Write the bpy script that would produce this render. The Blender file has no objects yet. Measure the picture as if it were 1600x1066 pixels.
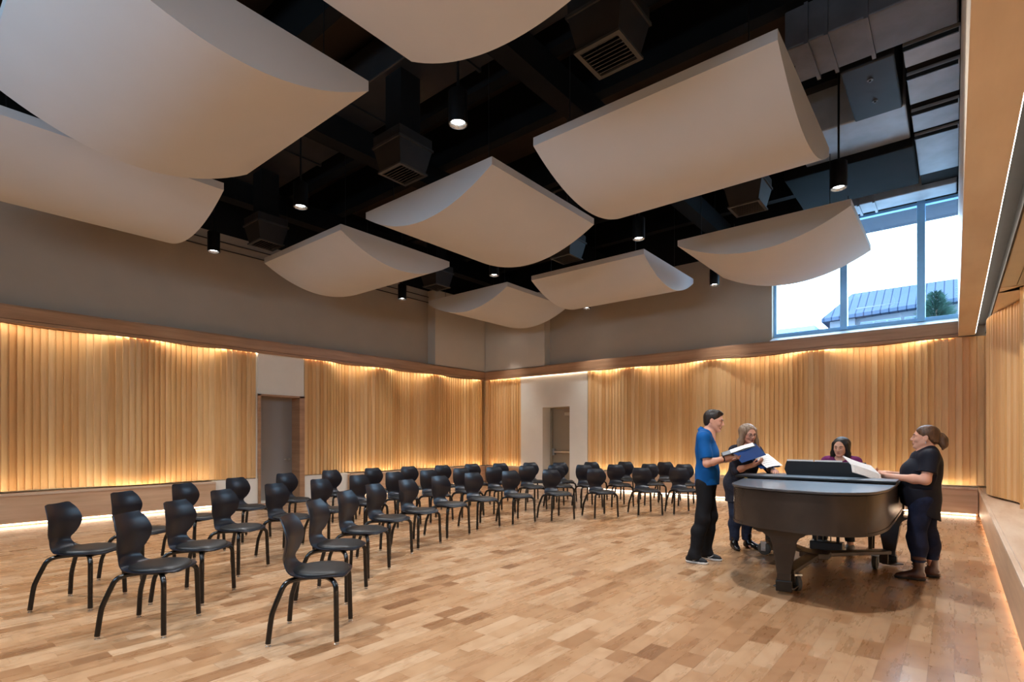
# Rehearsal hall with curved acoustic clouds, wood slat walls, chairs in arcs and four singers at a grand piano.
import bpy, bmesh, math, random
import numpy as np
from mathutils import Vector, Matrix

random.seed(7)
SC = bpy.context.scene
COL = SC.collection
PI = math.pi

# ------------------------------------------------------------------ materials
def srgb(r, g, b):
    f = lambda c: (c / 255.0) / 12.92 if c / 255.0 <= 0.04045 else ((c / 255.0 + 0.055) / 1.055) ** 2.4
    return (f(r), f(g), f(b), 1.0)

class NT:
    """tiny node helper"""
    def __init__(self, name):
        self.m = bpy.data.materials.new(name)
        self.m.use_nodes = True
        self.t = self.m.node_tree
        self.n = self.t.nodes
        self.bsdf = self.n['Principled BSDF']
    def node(self, kind, **kw):
        nd = self.n.new(kind)
        for k, v in kw.items():
            setattr(nd, k, v)
        return nd
    def link(self, a, b):
        self.t.links.new(a, b)
    def math(self, op, a, b=None, c=None):
        nd = self.node('ShaderNodeMath', operation=op)
        for i, v in enumerate((a, b, c)):
            if v is None:
                continue
            if isinstance(v, (int, float)):
                nd.inputs[i].default_value = v
            else:
                self.link(v, nd.inputs[i])
        return nd.outputs[0]
    def ramp(self, fac, stops):
        nd = self.node('ShaderNodeValToRGB')
        cr = nd.color_ramp
        while len(cr.elements) < len(stops):
            cr.elements.new(0.5)
        for e, (p, c) in zip(cr.elements, stops):
            e.position = p
            e.color = c
        self.link(fac, nd.inputs[0])
        return nd.outputs[0]
    def noise(self, vec, scale, detail=3.0, rough=0.55):
        nd = self.node('ShaderNodeTexNoise')
        nd.inputs['Scale'].default_value = scale
        nd.inputs['Detail'].default_value = detail
        nd.inputs['Roughness'].default_value = rough
        if vec is not None:
            self.link(vec, nd.inputs['Vector'])
        return nd.outputs['Fac']
    def mix(self, kind, fac, a, b):
        nd = self.node('ShaderNodeMix', data_type='RGBA', blend_type=kind)
        for sock, v in ((nd.inputs[0], fac), (nd.inputs[6], a), (nd.inputs[7], b)):
            if isinstance(v, (int, float)):
                sock.default_value = v
            elif isinstance(v, tuple):
                sock.default_value = v
            else:
                self.link(v, sock)
        return nd.outputs[2]
    def coords(self, which='Object'):
        return self.node('ShaderNodeTexCoord').outputs[which]
    def mapping(self, vec, scale=(1, 1, 1), loc=(0, 0, 0)):
        nd = self.node('ShaderNodeMapping')
        nd.inputs['Scale'].default_value = scale
        nd.inputs['Location'].default_value = loc
        self.link(vec, nd.inputs['Vector'])
        return nd.outputs[0]
    def bump(self, h, strength=0.2, dist=0.01):
        nd = self.node('ShaderNodeBump')
        nd.inputs['Strength'].default_value = strength
        nd.inputs['Distance'].default_value = dist
        self.link(h, nd.inputs['Height'])
        self.link(nd.outputs[0], self.bsdf.inputs['Normal'])
    def set(self, color=None, rough=None, metal=None, spec=None):
        b = self.bsdf
        if color is not None:
            if isinstance(color, tuple):
                b.inputs['Base Color'].default_value = color
            else:
                self.link(color, b.inputs['Base Color'])
        if rough is not None:
            if isinstance(rough, (int, float)):
                b.inputs['Roughness'].default_value = rough
            else:
                self.link(rough, b.inputs['Roughness'])
        if metal is not None:
            b.inputs['Metallic'].default_value = metal
        if spec is not None:
            b.inputs['Specular IOR Level'].default_value = spec
        return self.m

def mottled(name, c, rough=0.5, metal=0.0, spec=0.5, scale=6.0, amt=0.12, bump=0.0, bscale=40.0):
    """a plain finish with a little procedural variation"""
    t = NT(name)
    co = t.coords()
    f = t.noise(co, scale, 4)
    lo = tuple(v * (1 - amt) for v in c[:3]) + (1,)
    hi = tuple(min(1, v * (1 + amt)) for v in c[:3]) + (1,)
    t.set(t.ramp(f, [(0.3, lo), (0.7, hi)]), rough, metal, spec)
    if bump:
        t.bump(t.noise(co, bscale, 3), bump, 0.004)
    return t.m

def emitter(name, c, s):
    t = NT(name)
    t.bsdf.inputs['Base Color'].default_value = (0, 0, 0, 1)
    t.bsdf.inputs['Emission Color'].default_value = c
    t.bsdf.inputs['Emission Strength'].default_value = s
    return t.m

def mat_floor():
    t = NT('maple_floor_boards')
    co = t.coords()
    sep = t.node('ShaderNodeSeparateXYZ')
    t.link(co, sep.inputs[0])
    W = 0.124
    xs = t.math('DIVIDE', sep.outputs[0], W)
    row = t.math('FLOOR', xs)
    fx = t.math('FRACT', xs)
    wn = t.node('ShaderNodeTexWhiteNoise', noise_dimensions='1D')
    t.link(row, wn.inputs['W'])
    r1 = wn.outputs['Value']
    wn2 = t.node('ShaderNodeTexWhiteNoise', noise_dimensions='1D')
    t.link(t.math('ADD', row, 371.3), wn2.inputs['W'])
    ln = t.math('MULTIPLY_ADD', wn2.outputs['Value'], 0.7, 0.55)
    ys = t.math('DIVIDE', t.math('MULTIPLY_ADD', r1, 9.0, sep.outputs[1]), ln)
    idx = t.math('FLOOR', ys)
    fy = t.math('FRACT', ys)
    # second split: some boards are cut short
    cmb = t.node('ShaderNodeCombineXYZ')
    t.link(row, cmb.inputs[0]); t.link(idx, cmb.inputs[1])
    w3 = t.node('ShaderNodeTexWhiteNoise', noise_dimensions='3D')
    t.link(cmb.outputs[0], w3.inputs['Vector'])
    cut = t.math('MULTIPLY_ADD', w3.outputs['Value'], 0.5, 0.3)
    sub = t.math('GREATER_THAN', fy, cut)
    cmb2 = t.node('ShaderNodeCombineXYZ')
    t.link(row, cmb2.inputs[0]); t.link(idx, cmb2.inputs[1]); t.link(sub, cmb2.inputs[2])
    w4 = t.node('ShaderNodeTexWhiteNoise', noise_dimensions='3D')
    t.link(cmb2.outputs[0], w4.inputs['Vector'])
    board = w4.outputs['Value']
    base = t.ramp(board, [(0.0, srgb(132, 94, 64)), (0.10, srgb(152, 112, 78)), (0.3, srgb(166, 127, 92)),
                          (0.6, srgb(175, 138, 103)), (0.85, srgb(187, 154, 121)), (1.0, srgb(160, 117, 81))])
    # grain: stretched noise, shifted for every board
    off = t.node('ShaderNodeVectorMath', operation='MULTIPLY_ADD')
    t.link(w4.outputs['Color'], off.inputs[0])
    off.inputs[1].default_value = (7, 31, 11)
    t.link(co, off.inputs[2])
    g = t.noise(t.mapping(off.outputs[0], (9, 1.3, 1)), 1.6, 5, 0.6)
    wv = t.node('ShaderNodeTexWave', wave_type='RINGS')
    wv.inputs['Scale'].default_value = 1.1
    wv.inputs['Distortion'].default_value = 7.0
    wv.inputs['Detail'].default_value = 2.0
    t.link(t.mapping(off.outputs[0], (5, 1.1, 1)), wv.inputs['Vector'])
    grain = t.mix('MIX', 0.35, t.ramp(g, [(0.3, (0.66, 0.58, 0.50, 1)), (0.55, (1, 1, 1, 1))]),
                  t.ramp(wv.outputs['Fac'], [(0.0, (0.72, 0.62, 0.53, 1)), (0.35, (1, 1, 1, 1))]))
    col = t.mix('MULTIPLY', 0.78, base, grain)
    # joints between boards
    ex = t.math('ABSOLUTE', t.math('SUBTRACT', fx, 0.5))
    jx = t.math('GREATER_THAN', ex, 0.488)
    dy = t.math('MINIMUM', t.math('ABSOLUTE', t.math('SUBTRACT', fy, cut)), t.math('MINIMUM', fy, t.math('SUBTRACT', 1.0, fy)))
    jy = t.math('LESS_THAN', t.math('MULTIPLY', dy, ln), 0.0014)
    j = t.math('MAXIMUM', jx, jy)
    col = t.mix('MIX', t.math('MULTIPLY', j, 0.45), col, srgb(92, 58, 34))
    t.set(col, t.math('MULTIPLY_ADD', g, 0.10, 0.23), 0, 0.5)
    return t.m

def mat_slats():
    t = NT('maple_slats')
    uv = t.coords('UV')
    sep = t.node('ShaderNodeSeparateXYZ')
    t.link(uv, sep.inputs[0])
    w = t.node('ShaderNodeTexWhiteNoise', noise_dimensions='1D')
    t.link(t.math('FLOOR', sep.outputs[0]), w.inputs['W'])
    base = t.ramp(w.outputs['Value'], [(0, srgb(222, 172, 112)), (0.35, srgb(236, 192, 132)), (0.75, srgb(244, 208, 154)), (1, srgb(228, 180, 116))])
    off = t.node('ShaderNodeVectorMath', operation='MULTIPLY_ADD')
    t.link(w.outputs['Color'], off.inputs[0])
    off.inputs[1].default_value = (13, 17, 5)
    t.link(uv, off.inputs[2])
    g = t.noise(t.mapping(off.outputs[0], (6, 0.9, 1)), 1.5, 5, 0.6)
    col = t.mix('MULTIPLY', 0.4, base, t.ramp(g, [(0.3, (0.74, 0.64, 0.54, 1)), (0.6, (1, 1, 1, 1))]))
    t.set(col, 0.42, 0, 0.4)
    return t.m

def mat_board(name, c1, c2, scale=(0.6, 0.6, 9), rough=0.4, spec=0.4):
    """veneered wood: long soft figure"""
    t = NT(name)
    co = t.coords()
    g = t.noise(t.mapping(co, scale), 1.4, 5, 0.6)
    g2 = t.noise(co, 0.9, 3)
    col = t.ramp(g, [(0.3, c1), (0.65, c2)])
    col = t.mix('MULTIPLY', 0.35, col, t.ramp(g2, [(0.35, (0.78, 0.72, 0.66, 1)), (0.65, (1, 1, 1, 1))]))
    t.set(col, rough, 0, spec)
    return t.m

M = {}
M['floor'] = mat_floor()
M['slats'] = mat_slats()
M['veneer'] = mat_board('bench_veneer', srgb(206, 166, 130), srgb(228, 192, 156))
M['rail'] = mat_board('rail_veneer', srgb(166, 124, 90), srgb(194, 152, 116))
M['soffit'] = mat_board('soffit_veneer', srgb(226, 208, 184), srgb(238, 222, 198), (3, 0.5, 1))
M['benchtop'] = mat_board('bench_top_veneer', srgb(208, 174, 142), srgb(232, 208, 182), (5, 0.8, 1))
M['taupe'] = mottled('taupe_paint', srgb(178, 164, 146), 0.75, amt=0.03, scale=1.5)
M['corner_paint'] = mottled('warm_grey_paint', srgb(206, 194, 176), 0.75, amt=0.03, scale=1.5)
M['white'] = mottled('warm_white_paint', srgb(240, 234, 220), 0.7, amt=0.03, scale=2)
M['cream'] = mottled('cream_boards', srgb(214, 206, 184), 0.6, amt=0.03)
M['black'] = mottled('black_paint', srgb(17, 15, 14), 0.8, amt=0.3, scale=2, spec=0.2)
M['deck'] = mottled('brown_black_deck', srgb(58, 48, 40), 0.8, amt=0.3, scale=0.8, spec=0.2)
M['black_satin'] = mottled('black_powder_coat', srgb(13, 13, 14), 0.42, amt=0.2, scale=10)
M['black_gloss'] = mottled('black_enamel_tube', srgb(9, 9, 10), 0.22, amt=0.2, scale=10)
M['duct'] = mottled('dark_duct_metal', srgb(46, 44, 43), 0.45, metal=0.3, amt=0.25, scale=3)
M['galv'] = mottled('galvanised_duct', srgb(172, 178, 186), 0.5, metal=0.25, amt=0.15, scale=2.5)
M['galv_dark'] = mottled('dull_galvanised_duct', srgb(112, 112, 116), 0.5, metal=0.25, amt=0.2, scale=2.5)
M['cloud'] = mottled('cloud_plaster', srgb(200, 200, 200), 0.8, amt=0.02, scale=1.2, spec=0.2)
M['door_grey'] = mottled('grey_door_paint', srgb(150, 145, 140), 0.5, amt=0.04, scale=1)
M['door_brown'] = mottled('brown_grey_door_paint', srgb(160, 146, 124), 0.5, amt=0.04, scale=1)
M['steel'] = mottled('brushed_steel', srgb(196, 196, 196), 0.3, metal=1.0, amt=0.06)
M['alu'] = mottled('skylight_tinted_aluminium', srgb(150, 204, 248), 0.4, metal=0.1, amt=0.04)  # grey frames; the blue of the sky light is painted into the colour
M['dark_slot'] = mottled('dark_slot_paint', srgb(46, 42, 38), 0.6, amt=0.1)

# ------------------------------------------------------------------ mesh builder
class MB:
    def __init__(self):
        self.v, self.f, self.uv, self.mi = [], [], {}, []
    def add(self, vs, fs, uvs=None, mi=0):
        o = len(self.v)
        self.v.extend([tuple(p) for p in vs])
        for i, fc in enumerate(fs):
            if uvs is not None:
                self.uv[len(self.f)] = uvs[i]
            self.f.append(tuple(o + k for k in fc))
            self.mi.append(mi)
        return self
    def box(self, x0, x1, y0, y1, z0, z1, mat=None, mi=0):
        vs = [Vector((x, y, z)) for x in (x0, x1) for y in (y0, y1) for z in (z0, z1)]
        if mat is not None:
            vs = [mat @ p for p in vs]
        return self.add(vs, [(0, 1, 3, 2), (4, 6, 7, 5), (0, 4, 5, 1), (2, 3, 7, 6), (0, 2, 6, 4), (1, 5, 7, 3)], mi=mi)
    def tube(self, pts, r, n=10, caps=True, mi=0):
        """pts: polyline; r: radius or list of radii"""
        pts = [Vector(p) for p in pts]
        rs = r if isinstance(r, (list, tuple)) else [r] * len(pts)
        rings = []
        up = None
        for i, p in enumerate(pts):
            t = (pts[min(i + 1, len(pts) - 1)] - pts[max(i - 1, 0)]).normalized()
            if up is None:
                up = Vector((0, 0, 1)) if abs(t.z) < 0.9 else Vector((1, 0, 0))
            a = t.cross(up)
            if a.length < 1e-6:
                a = t.orthogonal()
            a.normalize()
            b = a.cross(t).normalized()
            up = b
            rings.append([p + (a * math.cos(2 * PI * k / n) + b * math.sin(2 * PI * k / n)) * rs[i] for k in range(n)])
        vs = [q for rg in rings for q in rg]
        fs = []
        for i in range(len(pts) - 1):
            for k in range(n):
                fs.append((i * n + k, i * n + (k + 1) % n, (i + 1) * n + (k + 1) % n, (i + 1) * n + k))
        if caps:
            fs.append(tuple(range(n - 1, -1, -1)))
            fs.append(tuple((len(pts) - 1) * n + k for k in range(n)))
        return self.add(vs, fs, mi=mi)
    def lathe(self, prof, n=24, mat=None, mi=0, caps=True):
        """prof: (radius, z) list, closed at both ends when radius is 0"""
        vs, fs = [], []
        for r, z in prof:
            for k in range(n):
                vs.append(Vector((r * math.cos(2 * PI * k / n), r * math.sin(2 * PI * k / n), z)))
        for i in range(len(prof) - 1):
            for k in range(n):
                fs.append((i * n + k, i * n + (k + 1) % n, (i + 1) * n + (k + 1) % n, (i + 1) * n + k))
        if caps and prof[0][0] > 1e-6:
            fs.append(tuple(range(n - 1, -1, -1)))
        if caps and prof[-1][0] > 1e-6:
            fs.append(tuple((len(prof) - 1) * n + k for k in range(n)))
        if mat is not None:
            vs = [mat @ p for p in vs]
        return self.add(vs, fs, mi=mi)
    def prism(self, poly, a0, a1, axis='z', mat=None, mi=0):
        """polygon (2D list) extruded between a0 and a1 along an axis"""
        n = len(poly)
        def P(p, a):
            return {'z': Vector((p[0], p[1], a)), 'y': Vector((p[0], a, p[1])), 'x': Vector((a, p[0], p[1]))}[axis]
        vs = [P(p, a0) for p in poly] + [P(p, a1) for p in poly]
        if mat is not None:
            vs = [mat @ p for p in vs]
        fs = [tuple(range(n - 1, -1, -1)), tuple(range(n, 2 * n))]
        fs += [(i, (i + 1) % n, n + (i + 1) % n, n + i) for i in range(n)]
        return self.add(vs, fs, mi=mi)
    def grid(self, P, mi=0, closed_u=False):
        """P[i][j] points -> quads"""
        nu, nv = len(P), len(P[0])
        vs = [q for rw in P for q in rw]
        fs = []
        for i in range(nu if closed_u else nu - 1):
            for j in range(nv - 1):
                a = (i % nu) * nv + j
                b = ((i + 1) % nu) * nv + j
                fs.append((a, b, b + 1, a + 1))
        return self.add(vs, fs, mi=mi)
    def mesh(self, name, mats, smooth=None, recalc=True):
        me = bpy.data.meshes.new(name)
        me.from_pydata(self.v, [], self.f)
        if self.uv:
            ul = me.uv_layers.new(name='UVMap')
            for p in me.polygons:
                if p.index in self.uv:
                    for li, uv in zip(p.loop_indices, self.uv[p.index]):
                        ul.data[li].uv = uv
        for m in (mats if isinstance(mats, (list, tuple)) else [mats]):
            me.materials.append(m)
        for p, k in zip(me.polygons, self.mi):
            p.material_index = k
        if recalc:
            bm = bmesh.new()
            bm.from_mesh(me)
            bmesh.ops.recalc_face_normals(bm, faces=bm.faces)
            bm.to_mesh(me)
            bm.free()
        if smooth:
            me.shade_smooth()
            me.set_sharp_from_angle(angle=math.radians(smooth))
        me.update()
        return me
    def build(self, name, mats, parent=None, smooth=None, bevel=None, seg=2, recalc=True):
        o = bpy.data.objects.new(name, self.mesh(name, mats, smooth, recalc))
        COL.objects.link(o)
        if parent is not None:
            o.parent = parent
        if bevel:
            b = o.modifiers.new('bevel', 'BEVEL')
            b.width = bevel
            b.segments = seg
            b.limit_method = 'ANGLE'
            b.angle_limit = math.radians(40)
        return o

def empty(name, loc=(0, 0, 0), rz=0.0, parent=None):
    o = bpy.data.objects.new(name, None)
    COL.objects.link(o)
    o.empty_display_size = 0.1
    o.location = loc
    o.rotation_euler = (0, 0, rz)
    if parent is not None:
        o.parent = parent
    return o

def tag(o, label=None, cat=None, group=None, kind=None):
    if label: o['label'] = label
    if cat: o['category'] = cat
    if group: o['group'] = group
    if kind: o['kind'] = kind
    return o

def structure(o, label=None, cat=None):
    return tag(o, label, cat, kind='structure')

def copy_tree(o, parent=None):
    c = o.copy()
    COL.objects.link(c)
    if parent is not None:
        c.parent = parent
    for ch in list(o.children):
        copy_tree(ch, c)
    return c

def smoothstep(t):
    t = max(0.0, min(1.0, t))
    return t * t * (3 - 2 * t)

# ------------------------------------------------------------------ the room (X along the far wall, Y along the left wall)
XL, YF, XR = -11.63, 12.74, 0.34          # left rail face, far rail face, right bench face
YN = -3.2                                 # wall behind the camera
RAIL0, RAIL1 = 3.28, 3.53
BENCH = 0.52
HC = 7.2                                  # roof deck

b = MB(); b.box(-12.6, 2.4, YN - 0.2, 13.6, -0.12, 0.0)
structure(b.build('floor', M['floor']), 'pale maple floor of long boards running along the room', 'floor')

# left wall: white base wall behind the slats, recessed taupe wall above, black paint up in the roof
DY0, DY1, DH = 5.52, 6.42, 2.34           # left door opening
b = MB()
b.box(-12.5, -12.1, YN, DY0, 0, RAIL0); b.box(-12.5, -12.1, DY1, 13.4, 0, RAIL0)
b.box(-12.5, -12.1, DY0, DY1, DH, RAIL0)
wl = b.build('wall_left', M['white']); structure(wl, 'left wall, white below and taupe above the wood rail', 'wall')
b = MB(); b.box(-12.5, -11.98, YN, 10.62, RAIL0, 5.75)
b.build('upper_paint', M['taupe'], wl)
b = MB(); b.box(-12.5, -11.66, 10.62, 13.4, RAIL0, 5.75)
b.build('corner_block', M['corner_paint'], wl, bevel=0.012)
b = MB(); b.box(-12.5, -11.98, YN, 13.4, 5.75, HC)
b.build('black_paint_band', M['black'], wl)
# far wall
FX0, FX1, FH = -9.39, -8.44, 2.32         # far door opening
WX0, WX1, WZ0, WZ1 = -3.17, 0.10, 3.70, 6.05
b = MB()
b.box(-12.5, FX0, 13.06, 13.5, 0, RAIL0); b.box(FX1, 2.3, 13.06, 13.5, 0, RAIL0); b.box(FX0, FX1, 13.06, 13.5, FH, RAIL0)
wf = b.build('wall_back', M['white']); structure(wf, 'far wall, white around its door and taupe above the wood rail', 'wall')
b = MB(); b.box(-11.66, -9.30, 12.77, 13.5, RAIL0, 5.75)
b.build('corner_block', M['corner_paint'], wf, bevel=0.012)
b = MB(); b.box(-9.30, WX0, 13.05, 13.5, RAIL0, 5.75)
b.build('upper_paint', M['taupe'], wf)
b = MB(); b.box(WX0, WX1, 13.05, 13.5, RAIL0, WZ0 - 0.10); b.box(WX1, 2.3, 13.05, 13.5, RAIL0, WZ1)
b.build('window_apron', M['white'], wf)
b = MB(); b.box(-12.0, WX0, 13.05, 13.5, 5.75, HC); b.box(WX0, 2.3, 13.05, 13.5, WZ1, HC)
b.build('black_paint_band', M['black'], wf)
for bx, lab in (((-12.1, -11.68, 4.57, DY0 - 0.05, 0, BENCH + 0.02), 'low white wall piece left of the grey door'), ((-12.1, -11.70, DY0 - 0.085, DY0 - 0.05, BENCH + 0.02, RAIL0), 'white jamb left of the grey door'),
                ((-12.1, -11.68, DY1 + 0.12, 7.71, 0, BENCH + 0.02), 'low white wall piece right of the grey door'), ((-12.1, -11.67, DY0 - 0.05, DY1 + 0.12, DH + 0.04, RAIL0), 'white wall panel above the grey door')):
    b = MB(); b.box(*bx)
    structure(b.build('wall_left', M['white']), lab, 'wall')
b = MB()
b.box(-10.21, FX0, 12.80, 13.06, 0, RAIL0); b.box(FX1, -7.85, 12.80, 13.06, 0, RAIL0); b.box(FX0, FX1, 12.80, 13.06, FH, RAIL0)
structure(b.build('wall_back', M['white']), 'white wall around the recessed exit door at the far end', 'wall')
# right wall and the wall behind the camera
b = MB(); b.box(1.5, 1.9, YN, 13.4, 0, HC)
structure(b.build('wall_right', M['taupe']), 'right wall behind the slats and the wood soffit', 'wall')
NW0, NW1 = -6.6, -0.6                      # unseen high windows added behind the camera for fill daylight
b = MB(); b.box(-12.5, 1.9, YN - 0.3, YN, 0, 3.4); b.box(-12.5, NW0, YN - 0.3, YN, 3.4, HC); b.box(NW1, 1.9, YN - 0.3, YN, 3.4, HC); b.box(NW0, NW1, YN - 0.3, YN, 4.6, HC)
structure(b.build('wall_front', M['taupe']), 'wall behind the camera', 'wall')

# ceiling: black roof deck with joists
b = MB(); b.box(-12.6, 2.4, YN - 0.3, 13.6, HC, HC + 0.2)
ce = b.build('ceiling', M['deck']); structure(ce, 'black painted roof deck with joists high above the clouds', 'ceiling')
for y in (-1.6, 0.4, 2.3, 3.55, 5.75, 6.9, 8.75, 10.9, 12.35):
    b = MB(); b.box(-11.9, -1.25, y - 0.09, y + 0.09, 6.45, HC)
    structure(b.build('ceiling', M['black']), 'black roof joist', 'ceiling')
for x in (-10.9, -7.55, -4.2):
    b = MB(); b.box(x - 0.14, x + 0.14, YN, 13.05, 6.05, 6.45)
    structure(b.build('ceiling', M['black']), 'black roof girder', 'ceiling')

# ------------------------------------------------------------------ rails, soffit, benches, slats
b = MB()
b.box(XL - 0.30, XL, YN, 12.74, RAIL0 + 0.045, RAIL1)
b.box(XL - 0.34, XL + 0.012, YN, 12.752, RAIL0, RAIL0 + 0.04)
b.box(XL - 0.34, XL - 0.03, YN, 12.71, RAIL1, RAIL1 + 0.03)
b.box(XL - 0.008, XL + 0.012, YN, 12.752, RAIL0 - 0.022, RAIL0)
structure(b.build('trim_1', M['rail'], bevel=0.006), 'wooden rail along the left wall above the slats', 'rail')
b = MB()
b.box(XL, 0.06, YF, YF + 0.30, RAIL0 + 0.045, RAIL1)
b.box(XL + 0.012, 0.06, YF - 0.012, YF + 0.34, RAIL0, RAIL0 + 0.04)
b.box(XL + 0.03, 0.06, YF + 0.03, YF + 0.30, RAIL1, RAIL1 + 0.03)
b.box(XL + 0.012, 0.06, YF - 0.012, YF + 0.008, RAIL0 - 0.022, RAIL0)
structure(b.build('trim_2', M['rail'], bevel=0.006), 'wooden rail along the far wall above the slats and under the window', 'rail')
b = MB()
b.box(0.055, 0.29, YN, YF + 0.02, RAIL0, RAIL0 + 0.05)
b.box(0.055, 0.085, YN, YF + 0.3, RAIL0 + 0.05, 5.7)
structure(b.build('trim_3', M['soffit']), 'pale wood soffit band along the right wall beside the light slot', 'soffit')
b = MB(); b.box(0.44, 1.5, 9.0, YF + 0.1, RAIL0, RAIL0 + 0.04)
b.prism([(0.44, 9.25), (1.5, 8.0), (1.5, 9.0), (0.44, 9.3)], RAIL0, RAIL0 + 0.04)
structure(b.build('trim_4', M['soffit']), 'wood soffit above the slats in the right corner', 'soffit')
b = MB()
for k in range(7):
    x = 0.44 + 0.15 * k
    b.box(x + 0.005, x + 0.146, YN, 9.2, RAIL0 + 0.012, RAIL0 + 0.03)
b.box(0.44, 1.5, YN, 9.2, RAIL0 + 0.05, RAIL0 + 0.06)
structure(b.build('trim_5', M['cream']), 'cream boarded soffit at the right edge of the picture', 'soffit')
b = MB(); b.box(0.29, 0.44, YN, YF, RAIL0 + 0.16, RAIL0 + 0.2); b.box(0.425, 0.44, YN, YF, RAIL0 + 0.0, RAIL0 + 0.2)
b.box(0.27, 0.29, YN, YF, RAIL0 + 0.05, RAIL0 + 0.2)
structure(b.build('trim_6', M['dark_slot']), 'dark recessed slot in the right soffit', 'slot')
b = MB(); b.box(0.085, 1.5, YN, YF + 0.3, 5.66, 5.7); b.box(1.44, 1.5, YN, YF + 0.3, RAIL0 + 0.2, 5.66)
structure(b.build('trim_7', M['black']), 'closed top of the right bulkhead', 'bulkhead')

def slat_wall(name, label, s0, s1, pitch, off, axis, base, sign, z0, z1, d=0.032, flip=False):
    """vertical boards set like shingles along a waving line; off(s) = how far the line falls back from the rail"""
    n = max(1, round(abs(s1 - s0) / pitch))
    b = MB()
    def pt(s, depth, z):
        a = base + sign * (off(s) - depth)
        return (a, s, z) if axis == 'y' else (s, a, z)
    for i in range(n):
        sa = s0 + (s1 - s0) * i / n
        sb = s0 + (s1 - s0) * (i + 1) / n
        back = -0.02
        # cross-section: front edge forward at sa, tucked back at sb
        sec = [(sa, d), (sa + (sb - sa) * 0.12, d), (sb, 0.004), (sb, back), (sa, back)]
        if flip:
            sec = [(sb, d), (sb + (sa - sb) * 0.12, d), (sa, 0.004), (sa, back), (sb, back)]
        vs = [pt(s, dp, z0) for s, dp in sec] + [pt(s, dp, z1) for s, dp in sec]
        m = len(sec)
        fs, uvs = [], []
        for k in range(m):
            fs.append((k, (k + 1) % m, m + (k + 1) % m, m + k))
            u0 = i + 0.05 + 0.9 * k / m
            u1 = i + 0.05 + 0.9 * (k + 1) / m
            uvs.append([(u0, z0), (u1, z0), (u1, z1), (u0, z1)])
        fs += [tuple(range(m)), tuple(range(m, 2 * m))]
        uvs += [[(i + 0.5, z0)] * m, [(i + 0.5, z1)] * m]
        b.add(vs, fs, uvs)
    o = b.build(name, M['slats'])
    return tag(o, label, 'slat panel', 'waving slat panels around the hall')

def wave(s, s0, P, A):
    return A * (1 - math.cos(2 * PI * (s - s0) / P))

ZS0, ZS1 = BENCH + 0.035, RAIL0 - 0.012
offA = lambda s: 0.06 + (wave(s, 3.3, 2.5, 0.11) * smoothstep((5.0 - s) / 0.9))
offB = lambda s: 0.06 + wave(s, 8.75, 1.95, 0.10) * smoothstep((s - 6.9) / 0.9)
offC = lambda s: 0.06 + 0.02 * (s + 11.95)
offD = lambda s: 0.06 + wave(s, -6.6, 2.15, 0.09) * smoothstep((s + 7.85) / 0.9)
slat_wall('wood_slat_panel', 'waving maple slat panel on the left wall, between the picture edge and the grey door', -0.5, DY0 - 0.09, 0.1, offA, 'y', XL, -1, ZS0, ZS1)
slat_wall('wood_slat_panel', 'waving maple slat panel on the left wall, between the grey door and the corner', DY1 + 0.13, 12.66, 0.1, offB, 'y', XL, -1, ZS0, ZS1)
slat_wall('wood_slat_panel', 'narrow maple slat panel between the corner and the white wall of the far door', -11.95, -10.21, 0.1, offC, 'x', YF, 1, ZS0, ZS1, flip=True)
slat_wall('wood_slat_panel', 'long waving maple slat panel on the far wall behind the piano and singers', -7.83, 0.62, 0.1, offD, 'x', YF, 1, ZS0, ZS1, d=0.025, flip=True)
def offR(s):
    if s > 11.2:
        return 0.42 + 0.07 * (1 - math.cos(2 * PI * (s - 11.2) / 2.4)) - 0.34
    if s > 9.0:
        return 0.42 + 0.15 * (1 - math.cos(2 * PI * (s - 11.2) / 3.3)) - 0.34
    return 0.62 + 0.16 * smoothstep((9.0 - s) / 2.0) + 0.06 - 0.34
slat_wall('wood_slat_panel', 'maple slat panel bulging out of the right wall above the deep bench', -0.5, 12.74, 0.1, offR, 'y', XR, 1, BENCH + 0.03, ZS1)

def bench(label, x0, x1, y0, y1, front, nose):
    """built-in plinth bench: boxed body over a toe kick and a thin top board"""
    r = empty('built_in_bench', ((x0 + x1) / 2, (y0 + y1) / 2, 0))
    tag(r, label, 'bench', 'plinth benches along the walls')
    cx, cy = (x0 + x1) / 2, (y0 + y1) / 2
    x0, x1, y0, y1 = x0 - cx, x1 - cx, y0 - cy, y1 - cy
    e = dict(x0=x0, x1=x1, y0=y0, y1=y1)
    t = dict(e)
    k = dict(e)
    t[front] += 0.018 if front[1] == '1' else -0.018
    k[front] -= 0.09 if front[1] == '1' else -0.09
    b = MB(); b.box(x0, x1, y0, y1, 0.055, BENCH - 0.03); b.build('body', M['veneer'], r, bevel=0.003)
    b = MB(); b.box(k['x0'], k['x1'], k['y0'], k['y1'], 0, 0.055); b.build('toe_kick', M['veneer'], r)
    b = MB(); b.box(t['x0'], t['x1'], t['y0'], t['y1'], BENCH - 0.03, BENCH)
    g = dict(e); lo, hi = (-0.020, -0.014) if front[1] == '1' else (0.014, 0.020)
    a = front[0]; g[a + '0'], g[a + '1'] = e[front] + lo, e[front] + hi
    b.box(g['x0'], g['x1'], g['y0'], g['y1'], BENCH, BENCH + 0.013)
    b.build('top_board', M['benchtop'], r, bevel=0.004)
    return r
bench('low wooden plinth bench on the left wall before the grey door', -12.05, XL + 0.06, -1.0, 4.57, 'x1', 0)
bench('low wooden plinth bench on the left wall between the grey door and the corner', -12.05, XL + 0.06, 7.71, 12.68, 'x1', 0)
bench('short wooden plinth bench in the far corner beside the white door wall', -11.55, -10.21, 12.68, 13.0, 'y0', 0)
bench('long wooden plinth bench along the far wall behind the piano', -7.85, 0.33, 12.68, 13.0, 'y0', 0)
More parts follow.
